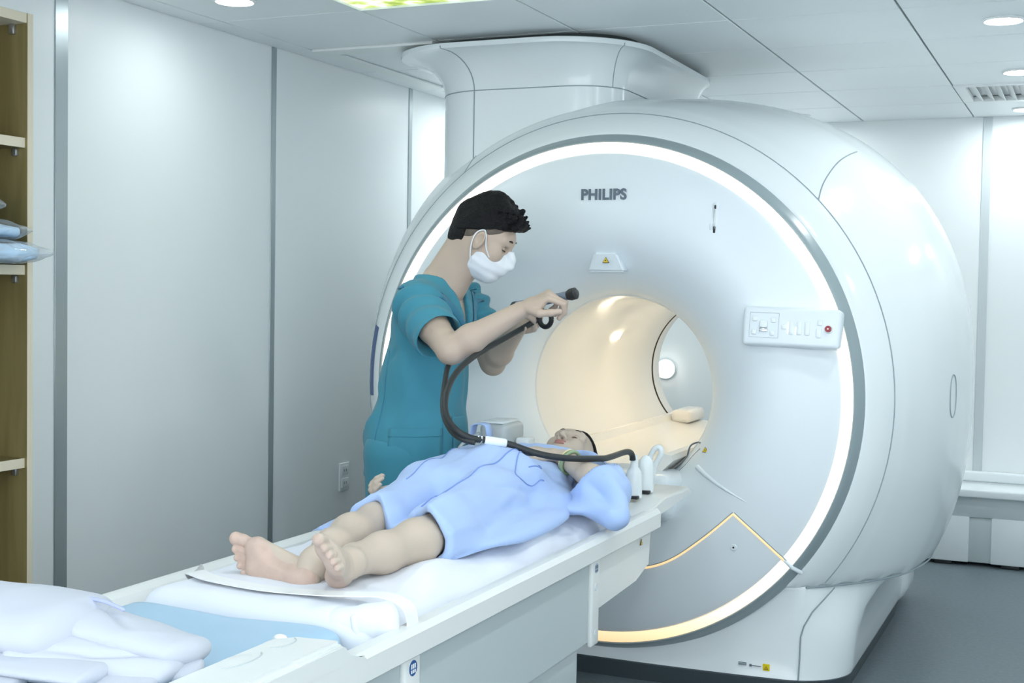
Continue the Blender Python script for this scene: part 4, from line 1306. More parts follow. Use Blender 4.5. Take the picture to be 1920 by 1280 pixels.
def foot(heel, d, n, m, L=.225, h=.0022):
    """d heel->toe, n out of the sole, m towards the big toe"""
    d = unit(d); n = unit(np.array(n)-d*(np.array(n)@d)); m_ = np.cross(d, n); m = m_ if m_@np.array(m) > 0 else -m_
    hl = np.array(heel, float)
    P = lambda a, b, c: hl+(d*a+m*b-n*c)*L/.225
    S = L/.225
    ctr = P(.11, 0, .05)
    F = Field(ctr-.165*S, ctr+.165*S, h)
    F.ell(P(.028, 0, .030), (.036*S, .029*S, .031*S), [d, m, n], k=.02)
    F.econe(P(.03, -.004, .030), P(.145, -.018, .021), (.028*S, .026*S), (.027*S, .019*S), m, k=.02)
    F.econe(P(.06, .006, .045), P(.160, .010, .026), (.025*S, .028*S), (.036*S, .022*S), m, k=.02)
    F.ell(P(.160, .022, .020), (.028*S, .022*S, .019*S), [d, m, n], k=.012)      # ball
    F.ell(P(.145, -.026, .017), (.026*S, .019*S, .015*S), [d, m, n], k=.012)
    F.ell(P(.085, .030, .012), (.045*S, .016*S, .013*S), [d, m, n], k=.018, mode='sub')   # arch
    F.econe(P(.045, 0, .050), P(.036, 0, .068), (.027*S, .030*S), (.026*S, .028*S), m, k=.02)
    for q in (-1, 1):
        F.ell(P(.040, q*.025, .062), (.012*S, .009*S, .012*S), [d, m, n], k=.012)
    toes = [(.026, .186, .214, .0125, .0145), (.004, .183, .207, .0085, .0092), (-.012, .175, .197, .0080, .0086), (-.026, .164, .185, .0076, .0082), (-.038, .150, .171, .0074, .0080)]
    for i, (b, a0, a1, r0, r1) in enumerate(toes):
        F.chain([P(a0-.022, b*.95, .024), P((a0+a1)/2, b, .024), P(a1, b, .016)], [r0*S, r0*1.02*S, r1*S], k=.0035)
        F.ell(P(a1+.001, b, .012), (r1*.9*S, r1*1.0*S, r1*.85*S), [d, m, n], k=.003)
    V, Q = F.mesh(1)
    return V, Q, (d, m, n, hl)

# ---------------- the standing technician
tech = thing('person', (-.40, -.76, 0), 'standing person in teal scrubs and white face mask, holding a dark cable in both hands', 'person')
Hc = np.array([-.128, -.75, 1.612])
pt, yw = D(29), D(12)
f = np.array([math.cos(yw)*math.cos(pt), math.sin(yw)*math.cos(pt), -math.sin(pt)])
u = np.array([math.cos(yw)*math.sin(pt), math.sin(yw)*math.sin(pt), math.cos(pt)])
s = np.cross(u, f)          # his left
F = Field(Hc-np.array([.19, .17, .23]), Hc+np.array([.17, .16, .16]), .0024)
head_shape(F, Hc, f, u, s)
nb = np.array([-.290, -.757, 1.43])
F.econe(Hc-f*.040-u*.050, nb, (.056, .060), (.066, .070), s, k=.03)
F.econe(Hc-f*.030-u*.080+f*.02, nb+np.array([.045, 0, -.01]), (.045, .045), (.05, .04), s, k=.03)
F.cone(nb+np.array([-.01, -.02, .01]), nb+np.array([-.02, -.12, -.03]), .055, .05, k=.03)
F.cone(nb+np.array([-.01, .02, .01]), nb+np.array([-.02, .12, -.03]), .055, .05, k=.03)
tparts = [F.mesh(2)]
shR, elR, wrR = np.array([-.272, -.930, 1.385]), np.array([-.085, -1.062, 1.258]), np.array([.112, -.99, 1.382])
shL, elL, wrL = np.array([-.268, -.575, 1.385]), np.array([-.185, -.545, 1.195]), np.array([-.02, -.70, 1.325])
F = Field((-.62, -1.18, .06), (.20, -.42, 1.47), .0045)
F.econe((-.365, -.76, .90), (-.335, -.755, 1.14), (.165, .115), (.145, .100), (0, 1, 0), k=.03)
F.econe((-.335, -.755, 1.14), (-.300, -.755, 1.33), (.145, .100), (.165, .105), (0, 1, 0), k=.03)
F.cone((-.285, -.88, 1.39), (-.285, -.63, 1.39), .062, .062, k=.03)
F.econe((-.300, -.755, 1.33), (-.285, -.757, 1.43), (.15, .10), (.07, .07), (0, 1, 0), k=.03)
for a, b, c in ((shR, elR, wrR), (shL, elL, wrL)):
    F.chain([a, a+(b-a)*.5, b], [.054, .047, .042], k=.02)
    e2 = b+(c-b)*.28
    F.chain([b, e2, c], [.040, .043, .0265], k=.018)
    F.ell(b+unit(b-a)*.012, (.030, .030, .030), k=.015)
for yy_ in (-.86, -.66):
    F.chain([(-.365, yy_, .93), (-.375, yy_-.0, .55), (-.40, yy_, .18)], [.092, .06, .042], k=.03)
tparts.append(F.mesh(1))
# hands: right closed round the connector from above, left under it
hdR = unit(np.array([.155, .015, .085]))
V, Q, tipsR, thR = hand(wrR+hdR*.012, hdR, (-.18, -.42, .90), 1, curls=((52, 66, 38), (58, 68, 38), (62, 70, 40), (66, 70, 40)), fan=2, fore=(wrR-(unit(wrR-elR))*.06, (.031, .028)), thumb_in=.8, size=1.0)
tparts.append((V, Q))
hdL = unit(np.array([.11, -.06, .022]))
V, Q, tipsL, thL = hand(wrL+hdL*.012, hdL, (-.10, .75, -.55), -1, curls=((45, 60, 35), (50, 62, 35), (54, 64, 35), (58, 64, 35)), fore=(wrL-(unit(wrL-elL))*.06, (.031, .028)), thumb_in=.8)
tparts.append((V, Q))
V, Q = join_np(tparts)
np_obj('body', V, Q, M_skin, tech)
# hair
def hair_cap(name, Hc, f, u, s, radii, off, planes, mat, amp, scale, parent, extra=None, h=.0028, seed=2):
    F = Field(Hc-.185, Hc+.185, h)
    F.ell(Hc+f*off[0]+u*off[1], radii, [f, s, u])
    if extra: extra(F)
    for p, n in planes: F.plane(p, n, .006)
    V, Q = F.mesh(1); N = vnormals(V, Q)
    U = ((V-Hc)@u)
    a = amp*np.clip((U-.0)/.06, .15, 1)
    V = V+N*(fnoise(V, scale, seed, 3)*a)[:, None]
    return np_obj(name, V, Q, mat, parent)
pf = Hc+u*.012
pl_top = [(pf+f*.0+u*.008, unit(f*.50-u*1.0)), (Hc+f*.094+u*.03, unit(f*1.0-u*.25))]
def tufts(F):
    rs = np.random.RandomState(8)
    for i in range(70):
        a = rs.uniform(-1, 1); fr_ = rs.uniform(-.06, .105)
        b = Hc+f*fr_+s*a*.062+u*(.116-abs(a)*.03-max(0, -fr_)*.25+min(0, .03-max(fr_, 0)*.55))
        F.cone(b, b+unit(f*rs.uniform(.1, .9)+u*rs.uniform(.4, 1)+s*a*.5)*rs.uniform(.016, .030), .012, .004, k=.006)
    # quiff rolling over the forehead
    for i in range(14):
        a = -1+2*i/13
        b = Hc+f*.088+s*a*.052+u*(.078-abs(a)*.012)
        F.cone(b, b+f*rs.uniform(.012, .026)+u*rs.uniform(-.022, .012), .015, .006, k=.006)
hair_cap('hair', Hc, f, u, s, (.112, .084, .131), (-.006, .018), pl_top, M_hair, .0055, 75, tech, tufts)
pl_fade = [(pf-u*.014, unit(f*.66-u*1.0)), (Hc+f*.074, unit(f*1.0-u*.15))]
def ear_cut(F):
    for q in (-1, 1):
        F.ell(Hc+f*.010-u*.014+s*q*.085, (.027, .03, .037), [f, s, u], k=.004, mode='sub')
hair_cap('hair_fade', Hc, f, u, s, (.1005, .0785, .110), (-.006, .012), pl_fade, M_fade, .0006, 120, tech, ear_cut)
def nape(F):
    F.ell(Hc-f*.062-u*.035, (.044, .052, .055), [f, s, u], k=.02)
    ear_cut(F)
hair_cap('hair_nape', Hc, f, u, s, (.104, .079, .112), (-.010, .010), [(Hc-f*.045, unit(f*1.0+u*.15)), (Hc-f*.07-u*.062, unit(f*.15-u*1.0))], M_hair, .0010, 90, tech, nape)
# brow, lashes
for q in (-1, 1):
    tube('eyebrow', catmull([Hc+f*.094+u*.026+s*q*.014, Hc+f*.096+u*.031+s*q*.030, Hc+f*.083+u*.027+s*q*.048], 6), [.0018]+[.0032]*10+[.0012, .001], M_brow, tech, 6)
    tube('eyelash', catmull([Hc+f*.0875-u*.006+s*q*.019, Hc+f*.0915-u*.0075+s*q*.030, Hc+f*.082-u*.004+s*q*.043], 6), .0016, M_brow, tech, 6)
# mask
F = Field(Hc+f*.05-u*.07-.13, Hc+f*.05-u*.07+.13, .0026)
R = [f, s, u]
F.ell(Hc+f*.034-u*.060, (.076, .068, .072), R, k=.02)
F.ell(Hc+f*.074-u*.100, (.030, .036, .026), R, k=.02)
F.chain([Hc+f*.096+u*.004, Hc+f*.114-u*.020, Hc+f*.122-u*.040], [.013, .0145, .0155], k=.012)
F.ell(Hc+f*.098-u*.060, (.026, .034, .028), R, k=.02)
F.plane(Hc+f*.085-u*.008, unit(u*1.0-f*.52), .004)
F.plane(Hc+f*.022, unit(-f*1.0+u*.20), .004)
F.ell(Hc+f*.040-u*.018, (.052, .10, .030), R, k=.02, mode='sub') if False else None
V, Q = F.mesh(1); N = vnormals(V, Q)
V = V+N*((fnoise(V, 60, 31, 2)*.0012)+.0006*np.sin(((V-Hc)@u)*230))[:, None]
msk = np_obj('face_mask', V, Q, M_mask, tech)
ear = Hc+f*.010-u*.012-s*.083
tubes('mask_loop', [(catmull([Hc+f*.062-u*.044-s*.066, Hc+f*.040-u*.020-s*.077, ear+u*.026+f*.012, ear+u*.036, ear+u*.020-f*.017, ear-u*.012-f*.018, Hc+f*.004-u*.060-s*.078, Hc+f*.018-u*.090-s*.062], 8), .0022),
                    (catmull([Hc+f*.062-u*.044+s*.066, Hc+f*.040-u*.020+s*.077, ear+s*.166+u*.026+f*.012, ear+s*.166+u*.036, ear+s*.166-u*.012-f*.018, Hc+f*.018-u*.090+s*.062], 8), .0022)], M_mask, msk, 6)
# scrub top
sp = []
F = Field((-.66, -1.06, .78), (-.04, -.44, 1.52), .005)
F.econe((-.365, -.76, .80), (-.355, -.76, .95), (.205, .152), (.190, .140), (0, 1, 0), k=.03)
F.econe((-.355, -.76, .95), (-.332, -.755, 1.15), (.190, .140), (.170, .125), (0, 1, 0), k=.04)
F.econe((-.332, -.755, 1.15), (-.300, -.755, 1.34), (.170, .125), (.185, .122), (0, 1, 0), k=.04)
F.cone((-.288, -.905, 1.392), (-.288, -.605, 1.392), .072, .072, k=.04)
F.econe((-.300, -.755, 1.34), (-.290, -.757, 1.445), (.17, .115), (.088, .085), (0, 1, 0), k=.03)
F.plane((-.36, -.76, .838), (.06, 0, -1), .004)
F.econe((-.283, -.757, 1.50), (-.175, -.765, 1.30), (.066, .080), (.008, .03), (0, 1, 0), k=.008, mode='sub')
F.econe((-.283, -.757, 1.53), (-.283, -.757, 1.44), (.078, .080), (.068, .074), (0, 1, 0), k=.008, mode='sub')
F.econe((-.365, -.76, .78), (-.36, -.76, .90), (.198, .145), (.18, .13), (0, 1, 0), k=.006, mode='sub')
V, Q = F.mesh(2); N = vnormals(V, Q)
d = fnoise(V*np.array([1, 1, .45]), 17, 3, 3)*.0085
for i, (a, b, am, w) in enumerate((((-.20, -.90, 1.32), (-.42, -.92, 1.20), .007, .014), ((-.20, -.88, 1.27), (-.44, -.86, 1.10), .008, .016), ((-.42, -.93, 1.06), (-.50, -.83, .90), .010, .022),
                                 ((-.46, -.86, 1.0), (-.40, -.95, .87), .008, .018), ((-.30, -.92, 1.10), (-.36, -.96, .90), .006, .015), ((-.46, -.85, 1.18), (-.40, -.93, 1.05), .006, .015), ((-.20, -.74, 1.24), (-.21, -.70, 1.0), .006, .016))):
    d += ridge(V, a, b, 0, am*(1 if i % 3 else -1), w)
V = V+N*d[:, None]
sp.append((V, Q))
def sleeve(sh_, el, r0, r1, cut, seed, drop):
    ax = unit(el-sh_); L = np.linalg.norm(el-sh_)
    a = sh_-ax*.01; e = sh_+ax*(L*cut)
    F = Field(np.minimum(a, e)-.14, np.maximum(a, e)+.14, .0045)
    F.cone(a, e+ax*.05+np.array([0, 0, -drop]), r0, r1, k=.01)
    F.plane(e+np.array([0, 0, -drop*.5]), ax, .003)
    F.cone(a+ax*(L*.25), e+ax*.08+np.array([0, 0, -drop]), r0*.72, r1-.005, k=.004, mode='sub')
    V, Q = F.mesh(2); N = vnormals(V, Q)
    t = ((V-a)@ax)/L
    d = fnoise(V, 15, seed, 2)*.004
    q = (V-a)-((V-a)@ax)[:, None]*ax
    side = q@unit(np.cross(ax, (0, 0, 1)))
    d += .0090*np.sin(t*24+side*30+.8*fnoise(V, 9, seed+3, 1))*np.clip(1.1-t*1.3, .1, 1)
    return V+N*d[:, None], Q
sp.append(sleeve(shR+np.array([.0, .012, -.004]), elR, .074, .083, .66, 41, .012))
sp.append(sleeve(shL+np.array([.0, -.012, -.004]), elL, .074, .080, .66, 43, .0))
V, Q = join_np(sp)
top = np_obj('scrub_top', V, Q, M_scrub, tech)
bvt = BVHTree.FromPolygons([Vector(v) for v in V], [tuple(q) for q in Q])
def on_torso(ang, z, off=.003):
    c = Vector((-.345, -.757, z)); dv = Vector((math.cos(ang), math.sin(ang), 0))
    hit = bvt.ray_cast(c+dv*.6, -dv)
    return hit[0]+dv*off if hit[0] else c+dv*.15
A0, A1 = D(-92), D(-38)
N_ = 16
def torso_patch(name, a0, a1, z0, z1, off, mat, par):
    V = []; Fc = []
    for i in range(N_+1):
        for j in range(N_+1):
            V.append(on_torso(a0+(a1-a0)*i/N_, z0+(z1-z0)*j/N_, off))
    for i in range(N_):
        for j in range(N_):
            k = i*(N_+1)+j; Fc.append((k, k+N_+1, k+N_+2, k+1))
    o = mesh_obj(name, V, Fc, mat, par)
    md = o.modifiers.new('thick', 'SOLIDIFY'); md.thickness = .002; md.offset = 0
    return o
pk = torso_patch('pocket', A0, A1, .852, .995, .0035, M_scrub, top)
torso_patch('pocket_band', A0-.01, A1+.01, .972, .998, .0055, M_scrub, pk)
pk2 = torso_patch('pocket', D(-18), D(20), .90, 1.03, .0035, M_scrub, top)
tubes('side_seam', [([on_torso(D(-108), z, .001) for z in np.linspace(.85, 1.24, 30)], .0016), ([on_torso(D(-35), z, .001) for z in np.linspace(.85, 1.22, 30)], .0014)], M_scrub2, top, 6)
# V-neck trim: doubled edge along the neckline
def trim(pts, w):
    V = []; Fc = []
    P = catmull(pts, 8)
    for i, p in enumerate(P):
        c = Vector((-.30, -.757, p.z-.02)); dv = (p-c); dv.z = 0; dv.normalize()
        pr = []
        for kk in (0, 1, 2, 3):
            q = p+Vector((dv.x*.0, dv.y*w*kk/3, -w*.55*kk/3))
            d2 = (q-c); d2.z = 0; d2.normalize()
            hit = bvt.ray_cast(c+d2*.4+Vector((0, 0, q.z-c.z)), -d2)
            pr.append(hit[0]+d2*.004 if hit[0] and (hit[0]-q).length < .09 else q)
        V += pr
    for i in range(len(P)-1):
        for k in range(3): Fc.append((4*i+k, 4*i+k+1, 4*i+5+k, 4*i+4+k))
    o = mesh_obj('neck_trim', V, Fc, M_scrub2, top)
    md = o.modifiers.new('thick', 'SOLIDIFY'); md.thickness = .003; md.offset = 0
trim([(-.345, -.835, 1.455), (-.29, -.838, 1.455), (-.24, -.825, 1.42), (-.205, -.80, 1.365), (-.182, -.772, 1.305), (-.176, -.755, 1.275)], .034)
trim([(-.345, -.68, 1.455), (-.29, -.676, 1.455), (-.24, -.69, 1.42), (-.205, -.715, 1.365), (-.182, -.742, 1.305)], .034)
# trousers and shoes
F = Field((-.62, -1.02, .06), (-.15, -.50, .96), .007)
for yy_ in (-.86, -.66):
    F.chain([(-.365, yy_, .90), (-.375, yy_, .55), (-.40, yy_, .19)], [.118, .092, .088], k=.03)
F.plane((0, 0, .18), (0, 0, -1), .004)
V, Q = F.mesh(1); N = vnormals(V, Q); V = V+N*(fnoise(V*np.array([1, 1, .5]), 14, 77, 2)*.005)[:, None]
np_obj('scrub_trousers', V, Q, M_scrub, tech)
for yy_ in (-.86, -.66):
    F = Field((-.52, yy_-.07, .06), (-.18, yy_+.07, .26), .006)
    F.ell((-.34, yy_, .14), (.135, .048, .05), k=.02); F.cone((-.40, yy_, .145), (-.40, yy_, .215), .05, .048, k=.02)
    F.plane((0, 0, .096), (0, 0, -1), .003)
    V, Q = F.mesh(1)
    np_obj('shoe', V, Q, M_wht, tech)

# he is 1.79 m tall and stands between the table and the scanner face
S_TECH, B0, B1 = 1.07, Vector((-.365, -.76, 1.2)), Vector((-.508, -.493, 1.1825))
def to_tech(p): return (Vector(p)-B0)*S_TECH+B1
MT = Matrix.Translation(B1) @ Matrix.Scale(S_TECH, 4) @ Matrix.Translation(-B0)
def place_tree(o):
    for ch in o.children:
        if ch.type == 'MESH': ch.data.transform(MT)
        place_tree(ch)
place_tree(tech)
tech.location = (B1.x, B1.y, 0)
for ch in tech.children: ch.matrix_parent_inverse = Matrix.Translation((-B1.x, -B1.y, 0))

# ---------------- the lying patient
pat = thing('person', (.05, -1.2, MZ), 'barefoot person in light blue gown lying on the table, one hand on the belly', 'person')
Hp = np.array([.050, -.405, .868])
f = unit((.02, -.40, .90)); u = unit(np.array([.05, 1, 0])-f*(np.array([.05, 1, 0])@f)); s = np.cross(u, f)
F = Field(Hp-np.array([.15, .20, .15]), Hp+np.array([.15, .16, .15]), .0022)
head_shape(F, Hp, f, u, s, (.090, .072, .100))
F.econe(Hp-f*.035-u*.05, (.055, -.62, .865), (.050, .052), (.056, .055), s, k=.03)
pp = [F.mesh(1)]
shl, ell_, wrl = np.array([.215, -.715, .862]), np.array([.380, -.960, .866]), np.array([.190, -.835, .930])
shr, elr, wrr = np.array([-.12, -.715, .855]), np.array([-.225, -.955, .825]), np.array([-.245, -1.085, .818])
F = Field((-.36, -2.14, .75), (.50, -.50, 1.02), .0042)
F.econe((.05, -.64, .86), (.05, -.82, .86), (.13, .06), (.14, .060), (1, 0, 0), k=.04)
F.econe((.05, -.82, .86), (.05, -1.05, .868), (.14, .06), (.145, .085), (1, 0, 0), k=.04)
F.econe((.05, -1.05, .868), (.05, -1.28, .855), (.145, .085), (.16, .075), (1, 0, 0), k=.04)
for a, b, c in ((shl, ell_, wrl), (shr, elr, wrr)):
    F.chain([(.05, -.70, .865), a], [.07, .055], k=.03)
    F.chain([a, a+(b-a)*.55, b], [.048, .042, .037], k=.02)
    F.chain([b, b+(c-b)*.3, c], [.037, .039, .0245], k=.018)
legs = [([(-.035, -1.28, .85), (.008, -1.66, .836), (.020, -1.80, .830), (.046, -1.93, .824), (.076, -2.055, .818)], [.075, .052, .052, .044, .036]),
        ([(.145, -1.28, .85), (.200, -1.66, .842), (.198, -1.80, .832), (.180, -1.93, .828), (.164, -2.035, .829)], [.075, .052, .052, .044, .036])]
for P_, r_c in legs: F.chain(P_, r_c, k=.03)
pp.append(F.mesh(1))
# feet
fV = []
fR = foot((.092, -2.115, .781), (-.92, .06, .22), (.10, -1, .02), (.3, 0, 1), .238)
fL = foot((.138, -2.095, .780), (.36, -.76, .54), (-.55, -.65, -.55), (-1, .1, .45), .212)
pp.append(fR[:2]); pp.append(fL[:2])
# ankle bridges
for (P_, r_c), ft in zip(legs, (fR, fL)):
    d_, m_, n_, hl = ft[2]
    F = Field(hl-.2, hl+.2, .003)
    S = 1.0
    an = hl+d_*.036-n_*.062
    F.chain([P_[3], P_[4], an], [.046, .034, .031], k=.02)
    F.chain([an, hl+d_*.032-n_*.035], [.031, .030], k=.02)
    pp.append(F.mesh(1))
# hands
hd = unit(np.array([-.158, -.020, .032]))
V, Q, _, _ = hand(wrl+hd*.010, hd, (.22, .15, .95), -1, curls=((12, 16, 12), (14, 18, 12), (16, 20, 14), (20, 24, 16)), fore=(wrl-unit(wrl-ell_)*.06, (.030, .026)), thumb_in=.55, size=.93)
pp.append((V, Q))
hd = unit(np.array([-.06, -.14, .0]))
V, Q, _, _ = hand(wrr+hd*.010, hd, (-.55, .25, -.85), 1, curls=((38, 48, 30), (48, 55, 32), (55, 58, 34), (60, 58, 34)), fore=(wrr-unit(wrr-elr)*.06, (.029, .025)), thumb_in=.35, size=.93)
pp.append((V, Q))
V, Q = join_np(pp)
# soles get the pinker skin
cen = V[Q].mean(1); Nf = np.cross(V[Q[:, 2]]-V[Q[:, 0]], V[Q[:, 3]]-V[Q[:, 1]]); Nf /= np.linalg.norm(Nf, axis=1)[:, None]+1e-12
fm = np.zeros(len(Q), int)
k0 = 0
for ip, part in enumerate(pp):
    k1 = k0+len(part[1])
    if ip in (2, 3):
        d_, m_, n_, hl = (fR, fL)[ip-2][2]
        rel = cen[k0:k1]-hl; a = rel@d_; nn = rel@n_; dn = Nf[k0:k1]@n_
        sel = ((nn > -.024) & (dn > .15)) | ((a > .168) & (dn > -.3))
        fm[k0:k1] = sel
    k0 = k1
V_body, Q_body = V, Q
np_obj('body', V, Q, None, pat, mats=[M_skin2, M_sole], fm=fm)
for ft in (fR, fL):
    d_, m_, n_, hl = ft[2]
    L_ = 1.03
    cr_ = []
    for b, a0 in ((.026, .168), (.004, .171), (-.012, .164), (-.026, .153), (-.038, .139)):
        pass
# hair of the patient
def pcut(F):
    F.ell(Hp-f*.04+u*.02, (.07, .080, .085), [f, s, u], k=.02)
hair_cap('hair', Hp, f, u, s, (.103, .081, .112), (-.012, .012), [(Hp+u*.062+f*.02, unit(f*.80-u*1.0)), (Hp-u*.035, -u)], M_hair, .0012, 60, pat, pcut, seed=5)
for q in (-1, 1):
    tube('eyelash', catmull([Hp+f*.0865-u*.0035+s*q*.019, Hp+f*.0895-u*.006+s*q*.031, Hp+f*.080-u*.003+s*q*.043], 6), .0015, M_brow, pat, 6)
    tube('eyebrow', catmull([Hp+f*.094+u*.024+s*q*.014, Hp+f*.095+u*.029+s*q*.030, Hp+f*.083+u*.025+s*q*.047], 6), [.0012]+[.0022]*10+[.001, .0008], M_brow, pat, 6)
F = Field(Hp+f*.098-u*.062-.04, Hp+f*.098-u*.062+.04, .0012)
R = [f, s, u]
F.ell(Hp+f*.0995-u*.0565, (.006, .021, .0048), R, k=.002); F.ell(Hp+f*.0985-u*.0670, (.0065, .019, .0058), R, k=.002)
V, Q = F.mesh(1); np_obj('lips', V, Q, M_lip, pat)
# gown
gp = []
F = Field((-.40, -1.86, .785), (.52, -.48, 1.06), .005)
F.econe((.052, -.60, .862), (.052, -.72, .866), (.125, .075), (.168, .074), (1, 0, 0), k=.04)
F.econe((.052, -.72, .866), (.052, -.90, .862), (.168, .074), (.162, .066), (1, 0, 0), k=.04)
F.econe((.052, -.90, .862), (.052, -1.08, .872), (.162, .066), (.170, .105), (1, 0, 0), k=.04)
F.econe((.052, -1.08, .872), (.055, -1.30, .858), (.170, .105), (.185, .090), (1, 0, 0), k=.04)
F.chain([(-.035, -1.28, .85), (.008, -1.66, .834), (.020, -1.82, .832)], [.090, .070, .071], k=.045)
F.chain([(.150, -1.28, .85), (.204, -1.66, .840), (.208, -1.84, .834)], [.090, .073, .075], k=.045)
F.ell((.10, -1.52, .808), (.12, .30, .034), k=.03)
F.ell((.265, -1.36, .800), (.085, .33, .028), k=.04)
F.ell((-.14, -1.36, .795), (.085, .27, .022), k=.04)
F.ell((-.15, -1.50, .788), (.085, .22, .014), k=.03)
F.ell((.20, -1.0, .82), (.08, .18, .040), k=.04)
F.plane((.10, -1.715, .87), unit((-.35, -1, -.02)), .0015)
for P_, e in ((((-.01, -1.50, .838), (.021, -1.86, .832)), .066), (((.185, -1.50, .842), (.209, -1.88, .834)), .070)):
    F.cone(P_[0], P_[1], .045, e, k=.006, mode='sub')
F.ell((.11, -1.80, .795), (.10, .16, .030), k=.01, mode='sub')
F.ell((.055, -.56, .92), (.062, .075, .06), k=.01, mode='sub')
V, Q = F.mesh(2); N = vnormals(V, Q)
d = fnoise(V*np.array([1.5, .30, 1.2]), 20, 23, 3)*.0062+fnoise(V, 12, 29, 2)*.003
for i, (a, b, am, w) in enumerate((((.02, -1.02, .99), (-.02, -1.62, .945), -.010, .018), ((.10, -1.05, .99), (.10, -1.60, .90), -.012, .022), ((.16, -1.04, .985), (.17, -1.55, .95), .009, .020), ((.02, -.80, .98), (.19, -1.0, .95), -.008, .014),
                                 ((.22, -1.2, .90), (.25, -1.6, .85), .009, .016), ((.25, -1.1, .86), (.22, -1.45, .93), -.008, .014), ((-.08, -1.15, .95), (-.09, -1.6, .92), .009, .02), ((-.02, -1.2, .98), (.05, -1.4, .95), .007, .014))):
    d += ridge(V, a, b, 0, am, w)
V = V+N*d[:, None]
wv = np.clip((-1.46-V[:, 1])/.24, 0, 1)
V[:, 1] += .016*np.sin(V[:, 0]*44+1.0)*wv
V[:, 2] += .007*np.sin(V[:, 0]*62+.5)*wv
V[:, 2] = np.maximum(V[:, 2], .779)
gp.append((V, Q))
def wide_sleeve(shd, elb, tip, wr, seed):
    F = Field(np.minimum(np.minimum(shd, elb), tip)-.18, np.maximum(np.maximum(shd, elb), tip)+.18, .0045)
    F.econe(shd, elb, (.070, .085), (.066, .074), (0, 0, 1), k=.03)
    F.cone(elb+np.array([-.02, .01, -.01]), tip, .060, .030, k=.045)
    F.cone(shd*.5+elb*.5+np.array([-.035, -.045, -.01]), tip, .055, .030, k=.045)
    ax = unit(wr-elb)
    if seed == 61: F.econe((.42, -1.0, .812), (.245, -1.015, .800), (.055, .024), (.045, .016), (0, 1, 0), k=.03)
    F.cone(elb+ax*.005, elb+ax*.26, .058, .105, k=.003, mode='sub')
    V, Q = F.mesh(2); N = vnormals(V, Q)
    d = fnoise(V, 15, seed, 3)*.007
    for a, b, am in ((shd+np.array([.02, -.02, .07]), tip+np.array([.0, .03, .05]), .016), (shd+np.array([.06, .0, .05]), elb+np.array([.06, -.02, .05]), -.016), (shd+np.array([-.02, -.07, .05]), tip+np.array([-.04, .02, .045]), -.018), (elb+np.array([-.06, -.06, .03]), tip+np.array([.02, -.02, .02]), -.018), (elb+np.array([.0, -.05, .05]), tip+np.array([.04, .02, .03]), .014)):
        d += ridge(V, a, b, 0, am, .020)
    V = V+N*d[:, None]
    V[:, 2] = np.maximum(V[:, 2], .755)
    return V, Q
gp.append(wide_sleeve(np.array([.200, -.695, .862]), np.array([.385, -.955, .862]), np.array([.440, -1.045, .800]), wrl, 61))
gp.append(wide_sleeve(np.array([-.105, -.70, .860]), np.array([-.20, -.90, .838]), np.array([-.215, -.95, .81]), wrr, 63))
Vb_, Qb_ = V_body, Q_body
V, Q = join_np(gp)
V_pat, Q_pat = join_np([(V, Q), (Vb_, Qb_)])
gw = np_obj('gown', V, Q, M_gown, pat)
bvg = BVHTree.FromPolygons([Vector(v) for v in V], [tuple(q) for q in Q])
def gl(pts, n=10): return drape_proj(bvg, [(p.x, p.y) for p in catmull([Vector((a, b, 0)) for a, b in pts], n)], .0012)
M_gseam = pm('gown_seam_blue', (.22, .34, .70), .85)
tubes('gown_seam', [(gl([(.135, -1.00), (.13, -1.2), (.145, -1.45), (.16, -1.70)]), .0022), (gl([(.06, -.93), (.16, -.98), (.205, -1.04), (.20, -1.12)]), .0020),
                    (gl([(.145, -1.05), (.17, -1.14), (.205, -1.22), (.22, -1.16), (.222, -1.06)]), .0018), (gl([(-.06, -.98), (-.05, -1.2), (-.02, -1.45)]), .0016),
                    (gl([(.13, -.60), (.17, -.70), (.19, -.80)]), .0018)], M_gseam, gw, 6)
# bangles on the left wrist
ax = unit(wrl-ell_)
c0 = wrl-ax*.028
e1 = unit(np.cross(ax, (0, 0, 1))); e2 = np.cross(ax, e1)
def ring3(c, R_, tilt): return [Vector(c+(e1*math.cos(a)+e2*math.sin(a))*R_+ax*tilt*math.cos(a)) for a in np.linspace(0, 2*PI, 33)]
tube('bangle', ring3(c0, .034, .008), .0032, M_gold, pat, 8)
tube('bangle', ring3(c0-ax*.018, .036, .004), .0055, M_jade, pat, 10)
